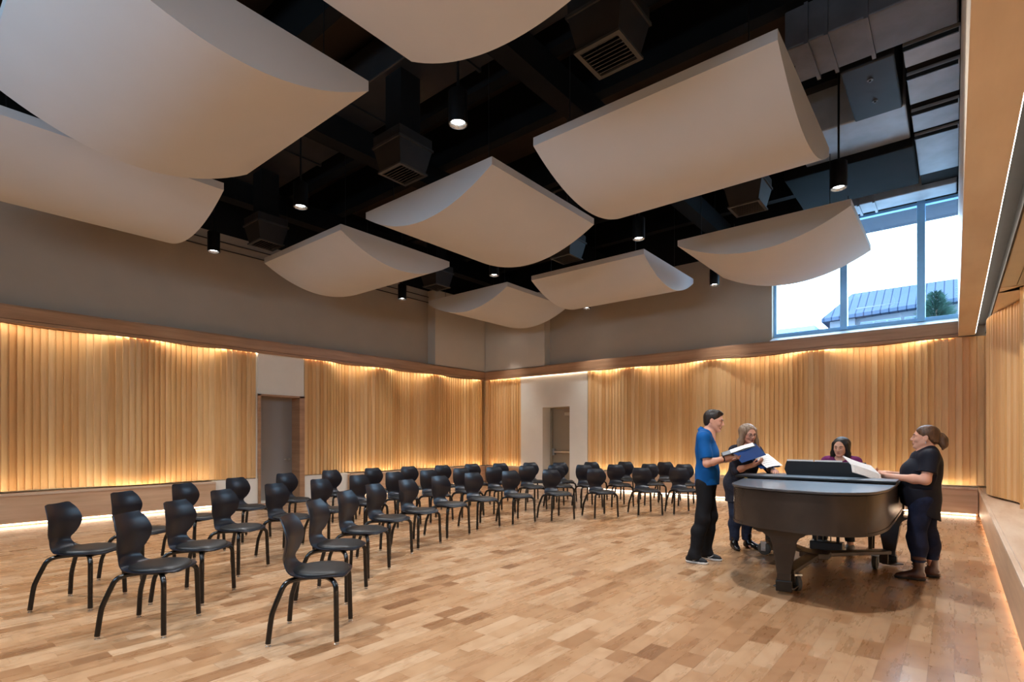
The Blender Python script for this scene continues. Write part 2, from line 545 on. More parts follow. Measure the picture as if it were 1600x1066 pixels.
bench('deep wooden plinth bench along the right wall', XR, 1.45, -1.5, 13.0, 'x0', 0)

# ------------------------------------------------------------------ doors
b = MB()
b.box(-12.12, -11.64, DY1, DY1 + 0.12, 0, DH + 0.04)       # deep wooden reveal on the far side
b.box(-12.12, -11.64, DY0 - 0.05, DY0, 0, DH + 0.04)
b.box(-12.12, -11.64, DY0 - 0.05, DY1 + 0.12, DH, DH + 0.04)
d1 = b.build('door_1', M['rail']); structure(d1, 'grey door in the left wall with a deep wooden reveal', 'door')
b = MB(); b.box(-12.05, -12.0, DY0, DY1, 0.01, DH); b.build('door_leaf', M['door_grey'], d1)
b = MB()
b.tube([(-12.0, DY1 - 0.10, 0.93), (-11.94, DY1 - 0.10, 0.93)], 0.03, 14)
b.tube([(-11.945, DY1 - 0.10, 0.93), (-11.945, DY1 - 0.22, 0.925)], 0.011, 10)
b.build('door_handle', M['steel'], d1, smooth=50)
b = MB(); b.box(-12.0, -11.62, DY0, DY1, 0.0, 0.012); b.build('threshold', M['white'], d1)

YD = 13.25
b = MB()
b.box(FX0, FX0 + 0.06, YD - 0.06, YD + 0.1, 0, FH); b.box(FX1 - 0.06, FX1, YD - 0.06, YD + 0.1, 0, FH); b.box(FX0, FX1, YD - 0.06, YD + 0.1, FH - 0.06, FH)
d2 = b.build('door_2', M['door_brown'], bevel=0.004); structure(d2, 'brown grey exit door in a deep recess of the far wall', 'door')
b = MB(); b.box(FX0 + 0.06, FX1 - 0.06, YD, YD + 0.05, 0.01, FH - 0.06); b.build('door_leaf', M['door_brown'], d2)
b = MB()
b.box(FX0 + 0.12, FX1 - 0.08, YD - 0.09, YD - 0.05, 0.97, 1.03)
b.box(FX0 + 0.10, FX0 + 0.17, YD - 0.10, YD, 0.90, 1.10)
b.box(FX1 - 0.16, FX1 - 0.10, YD - 0.09, YD, 0.94, 1.06)
b.build('push_bar', M['steel'], d2, bevel=0.006)
b = MB(); b.box(FX1 - 0.42, FX1 - 0.10, YD - 0.09, YD, FH - 0.24, FH - 0.15); b.build('door_closer', M['steel'], d2, bevel=0.008)
b = MB(); b.box(FX0 - 0.02, FX1 + 0.02, YD + 0.1, YD + 0.14, 0, FH + 0.02); b.build('door_backing', M['black'], d2)

# ------------------------------------------------------------------ window
M['sill'] = mottled('white_gloss_sill', srgb(240, 240, 240), 0.4, amt=0.02)
YW = 13.20
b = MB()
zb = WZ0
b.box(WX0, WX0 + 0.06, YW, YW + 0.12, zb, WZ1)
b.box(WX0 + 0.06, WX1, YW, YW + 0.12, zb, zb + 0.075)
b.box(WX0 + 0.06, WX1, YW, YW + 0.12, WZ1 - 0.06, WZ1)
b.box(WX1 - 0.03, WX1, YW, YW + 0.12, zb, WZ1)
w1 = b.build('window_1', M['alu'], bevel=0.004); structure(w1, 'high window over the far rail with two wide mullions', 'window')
for x in (-1.80, -0.50):
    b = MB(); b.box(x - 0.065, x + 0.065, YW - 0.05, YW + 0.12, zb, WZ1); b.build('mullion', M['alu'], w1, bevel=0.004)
b = MB(); b.prism([(12.86, RAIL1 + 0.03), (12.86, RAIL1 + 0.05), (YW + 0.01, WZ0), (YW + 0.01, RAIL1 + 0.03)], WX0, WX1, 'x'); b.build('window_sill', M['sill'], w1)
t = NT('clear_glass')
tr = t.node('ShaderNodeBsdfTransparent'); tr.inputs[0].default_value = (0.93, 0.96, 0.98, 1)
gl = t.node('ShaderNodeBsdfGlossy'); gl.inputs['Roughness'].default_value = 0.02
mx = t.node('ShaderNodeMixShader'); mx.inputs[0].default_value = 0.06
t.link(tr.outputs[0], mx.inputs[1]); t.link(gl.outputs[0], mx.inputs[2])
t.link(mx.outputs[0], t.n['Material Output'].inputs[0])
M['glass'] = t.m
for x0, x1 in ((WX0 + 0.06, -1.865), (-1.735, -0.565), (-0.435, WX1 - 0.03)):
    b = MB(); b.box(x0, x1, YW + 0.05, YW + 0.06, zb + 0.075, WZ1 - 0.06); b.build('pane', M['glass'], w1)
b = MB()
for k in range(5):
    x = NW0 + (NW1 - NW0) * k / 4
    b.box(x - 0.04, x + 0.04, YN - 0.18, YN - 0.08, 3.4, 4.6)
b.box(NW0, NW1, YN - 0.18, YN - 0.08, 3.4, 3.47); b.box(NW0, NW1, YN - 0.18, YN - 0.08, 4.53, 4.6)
w2 = b.build('added_window_2', M['alu']); structure(w2, 'row of unseen high windows added behind the camera for fill daylight', 'window')
for k in range(4):
    x0, x1 = NW0 + 1.5 * k + 0.04, NW0 + 1.5 * (k + 1) - 0.04
    b = MB(); b.box(x0, x1, YN - 0.13, YN - 0.12, 3.47, 4.53); b.build('pane', M['glass'], w2)

# ------------------------------------------------------------------ curved acoustic clouds
CZ = 5.0
def make_cloud(profile, wx=2.68, wy=2.50, drop=0.38, edge=0.10):
    """straight top, belly curved along X or Y, thin straight edges on the other two sides"""
    root = empty('acoustic_cloud')
    n = 28
    b = MB()
    L = wx if profile == 'X' else wy
    W = wy if profile == 'X' else wx
    sec = []
    for i in range(n + 1):
        u = -1 + 2 * i / n
        sec.append((u * L / 2, -edge - drop * (1 - u * u)))
    poly_top = [(L / 2, 0), (-L / 2, 0)]
    pts = sec + poly_top
    def P(a, w, z):
        return (a, w, z) if profile == 'X' else (w, a, z)
    m = len(pts)
    vs = [P(a, -W / 2, z) for a, z in pts] + [P(a, W / 2, z) for a, z in pts]
    fs = [(i, (i + 1) % m, m + (i + 1) % m, m + i) for i in range(m)]
    # flat ends as strips up to the straight top line
    vs2, fs2 = [], []
    for w in (-W / 2, W / 2):
        o = len(vs2)
        for a, z in sec:
            vs2 += [P(a, w, z), P(a, w, 0.0)]
        for i in range(n):
            fs2.append((o + 2 * i, o + 2 * i + 2, o + 2 * i + 3, o + 2 * i + 1))
    b.add(vs, fs); b.add(vs2, fs2)
    me = b.mesh('panel', M['cloud'])
    bm = bmesh.new(); bm.from_mesh(me)
    bmesh.ops.remove_doubles(bm, verts=bm.verts, dist=1e-5)
    bmesh.ops.recalc_face_normals(bm, faces=bm.faces)
    bm.to_mesh(me); bm.free()
    me.shade_smooth(); me.set_sharp_from_angle(angle=math.radians(25))
    o = bpy.data.objects.new('panel', me); COL.objects.link(o); o.parent = root
    for sx in (-1, 1):
        for sy in (-1, 1):
            b = MB(); b.tube([(sx * wx * 0.38, sy * wy * 0.38, 0.0), (sx * wx * 0.38, sy * wy * 0.38, HC - CZ)], 0.006, 6)
            b.build('hanger', M['black_satin'], root)
    return root
protoX = make_cloud('X'); protoY = make_cloud('Y')
CX = (-9.25, -5.87, -2.53); CY = (1.98, 6.34, 10.66)
CL = {(0, 0): ('X', 'curved white cloud at the left edge hanging lowest over the left wall'),
      (1, 0): ('Y', 'largest curved white cloud filling the top left corner of the picture'),
      (2, 0): ('X', 'curved white cloud cut off by the top edge of the picture'),
      (0, 1): ('Y', 'curved white cloud over the left wall in front of the grey door'),
      (1, 1): ('X', 'curved white cloud in the centre of the grid of clouds'),
      (2, 1): ('Y', 'large curved white cloud at upper right, beside the bright ducts'),
      (0, 2): ('X', 'smallest curved white cloud, nearest the far corner of the room'),
      (1, 2): ('Y', 'flat looking white cloud over the far wall left of the window cloud'),
      (2, 2): ('X', 'curved white cloud hanging in front of the high window')}
used = set()
for (i, j), (pf, lab) in CL.items():
    proto = protoX if pf == 'X' else protoY
    o = proto if pf not in used else copy_tree(proto)
    used.add(pf)
    o.location = (CX[i], CY[j], CZ)
    if (i, j) in ((2, 2), (2, 1)):
        for ch in o.children:
            if ch.name.startswith('hanger'): ch.scale = (1, 1, 0.41 if j == 2 else 0.45)
    tag(o, lab, 'acoustic panel', 'curved acoustic clouds under the roof')

# ------------------------------------------------------------------ pendant downlights
M['lamp_face'] = emitter('lamp_face', (0.92, 0.97, 1.0, 1), 14.0)
M['lamp_ring'] = mottled('lamp_reflector', srgb(190, 190, 186), 0.25, metal=0.9, amt=0.05)
LZ = 4.86
def make_lamp():
    root = empty('pendant_downlight')
    b = MB(); b.lathe([(0.0, 0.36), (0.098, 0.36), (0.105, 0.35), (0.105, 0.0), (0.095, 0.0), (0.095, 0.02), (0.0, 0.09)], 24)
    b.build('housing', M['black_satin'], root, smooth=40)
    b = MB(); b.lathe([(0.094, 0.003), (0.066, 0.03), (0.066, 0.034), (0.094, 0.012)], 24, caps=False); b.build('reflector', M['lamp_ring'], root, smooth=60)
    b = MB(); b.lathe([(0.064, 0.034), (0.064, 0.05), (0.0, 0.05)], 24); b.build('lens', M['lamp_face'], root, smooth=60)
    b = MB(); b.tube([(0, 0, 0.36), (0, 0, HC - LZ - 0.02)], 0.014, 10); b.build('stem', M['black_satin'], root, smooth=60)
    b = MB(); b.lathe([(0.02, HC - LZ - 0.06), (0.07, HC - LZ - 0.03), (0.07, HC - LZ)], 18); b.build('canopy', M['black_satin'], root, smooth=60)
    return root
lamp0 = make_lamp()
LAMPS = [((-4.2, 4.16), 'black pendant downlight with the largest glowing lens, hanging alone near the top centre'),
         ((-7.52, 4.16), 'black pendant downlight between the big upper left cloud and the centre cloud'),
         ((-10.55, 4.13), 'black pendant downlight against the taupe left wall below the left edge cloud'),
         ((-10.56, 8.52), 'small black pendant downlight against the taupe wall right of the cloud by the grey door'),
         ((-7.52, 8.52), 'black pendant downlight just below the belly of the centre cloud'),
         ((-4.21, 8.55), 'black pendant downlight between the large upper right cloud and the far wall cloud'),
         ((-1.23, 8.57), 'black pendant downlight on a long stem in front of the ducts at right'),
         ((-4.16, 12.2), 'small black pendant downlight against the far wall left of the window'),
         ((-7.53, 12.25), 'small black pendant downlight peeping out below the flat looking far cloud'),
         ((-10.44, 12.1), 'smallest black pendant downlight, in front of the far corner')]
for i, ((x, y), lab) in enumerate(LAMPS):
    o = lamp0 if i == 0 else copy_tree(lamp0)
    o.location = (x, y, LZ)
    tag(o, lab, 'ceiling lamp', 'pendant downlights in the gaps between the clouds')

# ------------------------------------------------------------------ air outlets
M['vent_dark2'] = mottled('dark_box_metal', srgb(26, 26, 28), 0.55, amt=0.2)
M['vent_black'] = mottled('black_vent_metal', srgb(34, 30, 28), 0.6, amt=0.2)
M['vent_dark'] = mottled('dark_grille_metal', srgb(62, 60, 58), 0.5, amt=0.2)
def make_vent():
    root = empty('air_outlet')
    b = MB()
    s, t = 0.26, 0.34
    b.add([(-s, -s, 0.03), (s, -s, 0.03), (s, s, 0.03), (-s, s, 0.03), (-t, -t, 0.42), (t, -t, 0.42), (t, t, 0.42), (-t, t, 0.42), (-t, -t, 0.62), (t, -t, 0.62), (t, t, 0.62), (-t, t, 0.62)],
          [(0, 1, 5, 4), (1, 2, 6, 5), (2, 3, 7, 6), (3, 0, 4, 7), (4, 5, 9, 8), (5, 6, 10, 9), (6, 7, 11, 10), (7, 4, 8, 11), (8, 9, 10, 11)])
    b.build('drop_box', M['vent_black'], root)
    b = MB(); b.box(-0.2, 0.2, -0.2, 0.2, 0.62, 1.69); b.build('neck', M['black'], root)
    b = MB()
    for sx, sy in ((1, 0), (-1, 0), (0, 1), (0, -1)):
        if sx: b.box(sx * t - 0.02, sx * t + 0.02, -t - 0.02, t + 0.02, 0.41, 0.45)
        else: b.box(-t - 0.02, t + 0.02, sy * t - 0.02, sy * t + 0.02, 0.41, 0.45)
    b.build('flange', M['vent_dark'], root)
    b = MB()
    e = s + 0.03
    b.box(-e, e, -e, -e + 0.05, 0, 0.03); b.box(-e, e, e - 0.05, e, 0, 0.03); b.box(-e, -e + 0.05, -e + 0.05, e - 0.05, 0, 0.03); b.box(e - 0.05, e, -e + 0.05, e - 0.05, 0, 0.03)
    b.build('grille_frame', M['vent_dark'], root)
    b = MB()
    for k in range(8):
        y = -0.21 + 0.06 * k
        b.box(-0.245, 0.245, -0.022, 0.022, -0.003, 0.003, Matrix.Translation((0, y, 0.018)) @ Matrix.Rotation(math.radians(35), 4, 'X'))
    b.build('louvres', M['vent_dark'], root)
    return root
vent0 = make_vent()
VENTS = [((-6.12, 4.95, 5.2), 'black square air outlet with grille above the near edge of the centre cloud'),
         ((-10.43, 5.05, 5.2), 'black square air outlet with grille beside the lamp on the taupe left wall'),
         ((-10.05, 9.2, 5.2), 'small black square air outlet above the cloud nearest the far corner'),
         ((-6.34, 9.5, 5.2), 'black square air outlet with grille between the centre cloud and the far wall cloud'),
         ((-2.635, 9.32, 5.2), 'square air outlet with pale grille above the cloud in front of the window'),
         ((-2.645, 4.713, 5.2), 'dim square air outlet at the top edge above the large upper right cloud')]
for i, (p, lab) in enumerate(VENTS):
    o = vent0 if i == 0 else copy_tree(vent0)
    o.location = (p[0] * 0.97, p[1] * 0.97, p[2] - 0.11)
    o.scale = (0.84, 0.84, 0.8)
    tag(o, lab, 'air vent', 'square air outlets among the clouds')

# ------------------------------------------------------------------ ducts and pans
def duct(label, x0, x1, y0, y1, z0, z1, m, straps=(), along='x', group='air ducts under the roof', name='air_duct', ch=0.0):
    cx, cy = (x0 + x1) / 2, (y0 + y1) / 2
    r = empty(name, (cx, cy, z0)); tag(r, label, 'duct', group)
    b = MB(); b.box(x0 - cx, x1 - cx, y0 - cy, y1 - cy, 0, z1 - z0); b.build('casing', m, r, bevel=0.02)
    for s in straps:
        b = MB()
        if along == 'x':
            b.box(s - cx - 0.02, s - cx + 0.02, y0 - cy - 0.03, y1 - cy + 0.03, -0.03, z1 - z0 + 0.02)
        else:
            b.box(x0 - cx - 0.03, x1 - cx + 0.03, s - cy - 0.02, s - cy + 0.02, -0.03, z1 - z0 + 0.02)
        b.build('joint_flange', m, r)
    return r
duct('grey rectangular duct with joint flanges at the top right corner', -1.55, 0.04, 6.95, 7.70, 6.0, 6.5, M['galv_dark'], (-1.32, -1.12, -0.74))
duct('pale wrapped duct with two clamps along the top of the window', -1.75, 0.04, 12.42, 12.95, 5.98, 6.4, M['galv'], (-1.45, -1.2))
duct('dark box duct with two bolts beside the long stemmed lamp', -1.11, -0.55, 7.83, 9.18, 6.0, HC - 0.001, M['vent_dark2'], (), 'y')
for y in (8.2, 8.75):
    b = MB(); b.lathe([(0.0, -0.03), (0.012, -0.03), (0.012, -0.008), (0.035, -0.008), (0.035, 0.0)], 14, Matrix.Translation((0.0, y - 8.505, 0)))
    b.build('bolt', M['galv_dark'], bpy.data.objects['air_duct.002'], smooth=40)
duct('pale duct panel beside the dark box duct at right', -1.95, -0.52, 9.22, 10.3, 6.05, HC, M['galv'], (), 'y')
duct('wide black duct above the window cloud', -2.3, -0.48, 10.3, 11.9, 5.92, 6.4, M['black'], ())
duct('long dark duct crossing the roof over the middle row of clouds', -11.0, -2.4, 4.55, 5.35, 6.45, 7.0, M['duct'], (-9, -7, -5, -3.4))
duct('long dark duct crossing the roof over the far row of clouds', -11.0, -2.4, 9.0, 9.6, 6.45, 7.0, M['duct'], (-9, -7, -5, -3.4))
for k, (y0, y1, z, lab) in enumerate([(7.80, 8.26, 6.02, 'narrow grey deck pan, uppermost of the bright strips at upper right'), (8.46, 9.22, 6.02, 'wide grey deck pan with a dark mark, second of the bright strips from the top'),
                        (9.44, 10.08, 6.02, 'bluish deck pan, third of the bright strips from the top'), (10.22, 11.8, 6.02, 'widest bluish deck pan, lowest of the bright strips at right')]):
    r = empty('deck_pan', (-0.2, (y0 + y1) / 2, z)); tag(r, lab, 'deck panel', 'pale deck pans between black joists at right')
    w = (y1 - y0) / 2
    b = MB(); b.box(-0.27, 0.256, -w, w, 0.0, 0.05); b.build('pan', M['galv'], r, bevel=0.008)
    b = MB(); b.box(-0.27, 0.24, -w, -w + 0.018, -0.05, 0.0); b.build('lip', M['duct'], r)
b = MB(); b.box(-0.46, 0.056, 7.75, 12.4, 6.07, HC)
tag(b.build('service_tray', M['black']), 'black tray behind the bright deck pans at right', 'cable tray')
# thin conduits along the taupe wall top
for x, z, lab in ((-11.93, 5.56, 'thin upper conduit running along the top of the taupe left wall'), (-11.93, 5.40, 'thin lower conduit running along the top of the taupe left wall')):
    b = MB(); b.tube([(x, -1, z), (x, 10.6, z)], 0.012, 8)
    tag(b.build('conduit', M['duct'], smooth=60), lab, 'conduit')

# ------------------------------------------------------------------ chairs (local: faces +X, stands at z=0)
M['shell'] = mottled('black_moulded_shell', srgb(5, 11, 25), 0.33, amt=0.15, scale=5, spec=0.55)
M['pad'] = mottled('charcoal_vinyl_pad', srgb(20, 19, 19), 0.45, amt=0.15, scale=8)
M['chrome'] = mottled('chrome_glide', srgb(215, 215, 215), 0.15, metal=1.0, amt=0.03)

def catmull(P, n):
    P = [np.array(p, float) for p in P]
    Q = [2 * P[0] - P[1]] + P + [2 * P[-1] - P[-2]]
    out = []
    for i in range(1, len(Q) - 2):
        for k in range(n):
            t = k / n
            a, b_, c, d = Q[i - 1], Q[i], Q[i + 1], Q[i + 2]
            out.append(0.5 * ((2 * b_) + (-a + c) * t + (2 * a - 5 * b_ + 4 * c - d) * t * t + (-a + 3 * b_ - 3 * c + d) * t ** 3))
    out.append(P[-1])
    return out

def make_chair():
    root = empty('chair')
    # shell: centre line (x, z), half width w, cross curl c (edges forward of the middle)
    keys = [(0.225, 0.437, 0.10, 0.0), (0.215, 0.448, 0.165, 0.0), (0.14, 0.460, 0.215, 0.0), (0.02, 0.457, 0.222, 0.0), (-0.10, 0.458, 0.190, 0.005),
            (-0.165, 0.474, 0.150, 0.012), (-0.205, 0.515, 0.126, 0.022), (-0.218, 0.560, 0.128, 0.030), (-0.208, 0.615, 0.170, 0.040),
            (-0.198, 0.67, 0.194, 0.047), (-0.196, 0.72, 0.200, 0.048), (-0.208, 0.785, 0.181, 0.037), (-0.225, 0.832, 0.154, 0.026), (-0.232, 0.850, 0.138, 0.022), (-0.2345, 0.856, 0.105, 0.02)]
    prof = catmull(keys, 5)
    nv = 14
    front, back = [], []
    for i, (x, z, w, c) in enumerate(prof):
        j0, j1 = max(i - 1, 0), min(i + 1, len(prof) - 1)
        tx, tz = prof[j1][0] - prof[j0][0], prof[j1][1] - prof[j0][1]
        l = math.hypot(tx, tz); nx, nz = tz / l, -tx / l     # towards the sitter
        rf, rb = [], []
        for k in range(nv + 1):
            s = -1 + 2 * k / nv
            s = math.sin(s * PI / 2)
            th = 0.008 * (1 - 0.5 * abs(s) ** 4)
            px, pz = x + nx * c * s * s, z + nz * c * s * s
            rf.append((px + nx * th, s * w, pz + nz * th)); rb.append((px - nx * th, s * w, pz - nz * th))
        front.append(rf); back.append(rb)
    P = [rf + rb[::-1] + [rf[0]] for rf, rb in zip(front, back)]
    b = MB(); b.grid(P)
    for rg, rev in ((P[0], 0), (P[-1], 1)):
        b.add(rg[:-1], [tuple(range(len(rg) - 1))])
    me = b.mesh('shell', M['shell'])
    bm = bmesh.new(); bm.from_mesh(me); bmesh.ops.remove_doubles(bm, verts=bm.verts, dist=1e-5); bmesh.ops.recalc_face_normals(bm, faces=bm.faces); bm.to_mesh(me); bm.free()
    me.shade_smooth(); me.set_sharp_from_angle(angle=math.radians(60))
    o = bpy.data.objects.new('shell', me); COL.objects.link(o); o.parent = root
    # seat pad: rounded cushion over the pan
    b = MB(); P = []
    for i in range(9):
        t = i / 8
        rr = [(0.0, 0.022), (0.5, 0.026), (0.86, 0.024), (0.95, 0.019), (0.985, 0.012), (0.995, 0.004), (0.99, -0.004), (0.96, -0.008), (0.0, -0.008)][i]
        ring = []
        for k in range(36):
            a = 2 * PI * k / 36
            ex = 0.192 * math.copysign(abs(math.cos(a)) ** 0.8, math.cos(a)); ey = 0.208 * math.copysign(abs(math.sin(a)) ** 0.8, math.sin(a))
            if ex < 0: ey *= 1 - 0.22 * (-ex / 0.192) ** 2
            ring.append((0.035 + ex * rr[0], ey * rr[0], 0.462 + rr[1] - 0.25 * max(0, ex * rr[0] - 0.12)))
        P.append(ring)
    b.grid([[P[i][k] for i in range(9)] for k in range(36)], closed_u=True)
    me = b.mesh('seat_pad', M['pad'])
    bm = bmesh.new(); bm.from_mesh(me); bmesh.ops.remove_doubles(bm, verts=bm.verts, dist=1e-5); bmesh.ops.recalc_face_normals(bm, faces=bm.faces); bm.to_mesh(me); bm.free()
    me.shade_smooth()
    o = bpy.data.objects.new('seat_pad', me); COL.objects.link(o); o.parent = root
    # under-seat bracket
    b = MB(); b.box(-0.12, 0.13, -0.10, 0.10, 0.415, 0.445); b.build('seat_bracket', M['black_gloss'], root, bevel=0.008)
    for sy in (-1, 1):
        paths = [[(0.06, 0.05, 0.428), (0.12, 0.135, 0.430), (0.160, 0.190, 0.423), (0.180, 0.215, 0.398), (0.186, 0.223, 0.355), (0.189, 0.229, 0.2), (0.193, 0.236, 0.022)],
                 [(-0.02, 0.06, 0.428), (-0.10, 0.12, 0.430), (-0.148, 0.158, 0.421), (-0.175, 0.178, 0.397), (-0.193, 0.190, 0.355), (-0.232, 0.212, 0.245), (-0.246, 0.220, 0.18), (-0.262, 0.232, 0.022)]]
        for p in paths:
            q = catmull([(x, sy * y, z) for x, y, z in p], 3)
            b = MB(); b.tube(q, 0.0178, 10)
            lg = b.build('leg', M['black_gloss'], root, smooth=50)
            x, y, z = p[-1]
            b = MB(); b.lathe([(0.013, 0.026), (0.013, 0.012), (0.018, 0.008), (0.018, 0.0)], 12, Matrix.Translation((x, sy * y, 0)))
            b.build('glide', M['chrome'], lg, smooth=50)
    return root

# floor positions of the seat centres, read off the photograph once and kept as a plan of the room
CHAIRS = [[(-3.574, 2.102, 45.2), (-4.288, 2.71, 34.9), (-4.773, 3.322, 26.5), (-5.241, 4.004, 17.9), (-5.472, 4.677, 10.6), (-5.664, 5.42, 2.8), (-5.783, 6.222, -5.2), (-5.64, 6.961, -12.6), (-5.326, 7.672, -20.3), (-4.876, 8.406, -29.0), (-4.39, 9.196, -38.5), (-3.909, 9.729, -45.9)], [(-4.623, 1.4, 42.9), (-5.197, 1.901, 36.2), (-5.918, 2.559, 28.0), (-6.254, 3.293, 21.1), (-6.47, 4.007, 14.7), (-6.697, 4.751, 8.1), (-6.88, 5.535, 1.4), (-6.838, 6.217, -4.3), (-6.81, 6.968, -10.5), (-6.631, 7.652, -16.4), (-6.437, 8.398, -22.7), (-6.14, 8.956, -27.9), (-5.77, 9.421, -32.8), (-5.341, 9.939, -38.4), (-4.923, 10.631, -45.0), (-4.309, 10.96, -50.7)], [(-5.772, 1.215, 46.0), (-6.5, 1.84, 36.2), (-7.123, 2.591, 26.6), (-7.583, 3.393, 17.8), (-7.944, 4.278, 10.1), (-8.131, 5.168, 3.7), (-8.14, 6.02, -2.3), (-8.056, 6.784, -7.7), (-7.911, 7.517, -12.9), (-7.816, 8.27, -18.2), (-7.539, 8.858, -22.7), (-7.217, 9.503, -27.8), (-6.711, 9.916, -32.1), (-6.338, 10.625, -37.8), (-5.821, 11.26, -43.7), (-5.048, 11.685, -49.9)]]
ORD = ['nearest', 'second', 'third', 'fourth', 'fifth', 'sixth', 'seventh', 'eighth', 'ninth', 'tenth', 'eleventh', 'twelfth', 'thirteenth', 'fourteenth', 'fifteenth', 'sixteenth']
ROWN = ['inner row', 'middle row', 'outer row']
chair0 = make_chair()
first = True
for r, row in enumerate(CHAIRS):
    for i, (x, y, a) in enumerate(row):
        c = chair0 if first else copy_tree(chair0)
        first = False
        c.location = (x, y, 0)
        c.rotation_euler = (0, 0, math.radians(a))
        if i == 0:
            lab = ['black shell chair closest to the bottom edge of the picture, nearest of the inner row', 'black shell chair at the near end of the middle row, left of the closest chair', 'leftmost black shell chair, at the near end of the outer row'][r]
        elif i == len(row) - 1:
            lab = ['black shell chair at the far end of the inner row, beside the man in blue', 'black shell chair at the far end of the middle row, half hidden by the man', 'black shell chair at the far end of the outer row, near the far bench'][r]
        else:
            lab = 'black shell chair, %s from the near end of the %s' % (ORD[i], ROWN[r])
        tag(c, lab, 'chair', 'black chairs set out in three curved rows')

# ------------------------------------------------------------------ grand piano on its dolly
M['piano'] = mottled('worn_black_piano_lacquer', srgb(50, 42, 37), 0.27, amt=0.2, scale=4, spec=0.5)
M['piano_lid'] = mottled('scuffed_black_lid', srgb(46, 48, 54), 0.45, amt=0.35, scale=7, spec=0.8, bump=0.2, bscale=9)
M['piano_lid'].node_tree.nodes['Principled BSDF'].inputs['Coat Weight'].default_value = 0.6
M['piano_lid'].node_tree.nodes['Principled BSDF'].inputs['Coat Roughness'].default_value = 0.12
M['piano_black'] = mottled('piano_black', srgb(12, 12, 13), 0.3, amt=0.2, scale=6)
M['ivory'] = mottled('ivory_keys', srgb(236, 232, 220), 0.3, amt=0.02)
M['brass'] = mottled('aged_brass', srgb(186, 150, 84), 0.3, metal=1.0, amt=0.15)
M['dolly'] = mottled('brown_steel_dolly', srgb(74, 64, 56), 0.42, metal=0.4, amt=0.2, scale=8)
M['rubber'] = mottled('grey_rubber_tyre', srgb(66, 64, 60), 0.6, amt=0.2)
M['paper'] = mottled('white_paper', srgb(236, 236, 234), 0.7, amt=0.02)
def mat_score(name='printed_score'):
    t = NT(name)
    uv = t.coords('Generated')
    s = t.node('ShaderNodeSeparateXYZ'); t.link(uv, s.inputs[0])
    st = t.math('FRACT', t.math('MULTIPLY', s.outputs[1], 7.0))
    ln = t.math('FRACT', t.math('MULTIPLY', st, 11.0))
    on = t.math('MULTIPLY', t.math('LESS_THAN', ln, 0.22), t.math('LESS_THAN', st, 0.5))
    nz = t.math('GREATER_THAN', t.noise(t.mapping(uv, (60, 40, 1)), 1.0, 1), 0.62)
    on = t.math('MAXIMUM', on, t.math('MULTIPLY', nz, t.math('LESS_THAN', st, 0.5)))
    ed = t.math('MULTIPLY', t.math('LESS_THAN', t.math('ABSOLUTE', t.math('SUBTRACT', s.outputs[0], 0.5)), 0.43), t.math('LESS_THAN', t.math('ABSOLUTE', t.math('SUBTRACT', s.outputs[1], 0.5)), 0.44))
    t.set(t.mix('MIX', t.math('MULTIPLY', t.math('MULTIPLY', on, ed), 0.7), srgb(238, 238, 236), srgb(60, 60, 64)), 0.7, 0)
    return t.m
M['score'] = mat_score()

PX, PY = -1.16, 6.3
pn = empty('grand_piano', (PX, PY, 0)); tag(pn, 'black grand piano with closed lid, tail towards the camera', 'piano')
RZ0, RZ1 = 0.62, 0.955
# plan outline (x, y in room coordinates): straight bass side at right, bent treble side at left
OUT = catmull([(-0.44, 7.35), (-0.44, 6.6), (-0.44, 5.95), (-0.455, 5.55), (-0.52, 5.22), (-0.66, 5.04), (-0.85, 4.985), (-1.10, 5.01), (-1.35, 5.09), (-1.55, 5.22), (-1.655, 5.40),
               (-1.70, 5.70), (-1.745, 6.05), (-1.80, 6.40), (-1.86, 6.75), (-1.90, 7.05), (-1.91, 7.35)], 5)
OUT = [(float(p[0]) - PX, float(p[1]) - PY) for p in OUT]
def offset_poly(poly, d):
    n = len(poly); res = []
    A = sum(poly[i][0] * poly[(i + 1) % n][1] - poly[(i + 1) % n][0] * poly[i][1] for i in range(n))
    sg = 1 if A > 0 else -1
    for i in range(n):
        p0, p1, p2 = poly[i - 1], poly[i], poly[(i + 1) % n]
        t1 = Vector((p1[0] - p0[0], p1[1] - p0[1])).normalized(); t2 = Vector((p2[0] - p1[0], p2[1] - p1[1])).normalized()
        n1 = Vector((t1.y, -t1.x)) * sg; n2 = Vector((t2.y, -t2.x)) * sg
        m = (n1 + n2)
        m = m / max(0.5, m.length_squared / 2) if m.length > 1e-6 else n1
        m = m * 0.5 * 2 / 2 if False else (n1 + n2).normalized() / max(0.6, (n1 + n2).length / 2)
        res.append((p1[0] + m.x * d, p1[1] + m.y * d))
    return res
b = MB(); b.prism(OUT, RZ0, RZ1); b.build('case', M['piano'], pn, smooth=30, bevel=0.006)
b = MB(); b.prism(offset_poly(OUT, 0.006), RZ0 + 0.0, RZ0 + 0.025); b.build('case_moulding', M['piano'], pn, smooth=30)
lid = [p for p in offset_poly(OUT, 0.018) if p[1] < 7.0 - PY]
ly = 6.55 - PY
main = [p for p in offset_poly(OUT, 0.018) if p[1] <= ly]
b = MB(); b.prism(main, RZ1 + 0.004, RZ1 + 0.026); b.build('lid', M['piano_lid'], pn, smooth=30, bevel=0.005)
xl = min(p[0] for p in main) ; xr = max(p[0] for p in main)
b = MB(); b.box(xl - 0.06, xr, ly + 0.002, 7.36 - PY, RZ1 + 0.004, RZ1 + 0.024); b.build('front_lid', M['piano_lid'], pn, bevel=0.005)
b = MB(); b.box(xl - 0.02, xr + 0.005, ly - 0.42, ly - 0.04, RZ1 + 0.036, RZ1 + 0.058); b.build('folded_lid_flap', M['piano_black'], pn, bevel=0.005)
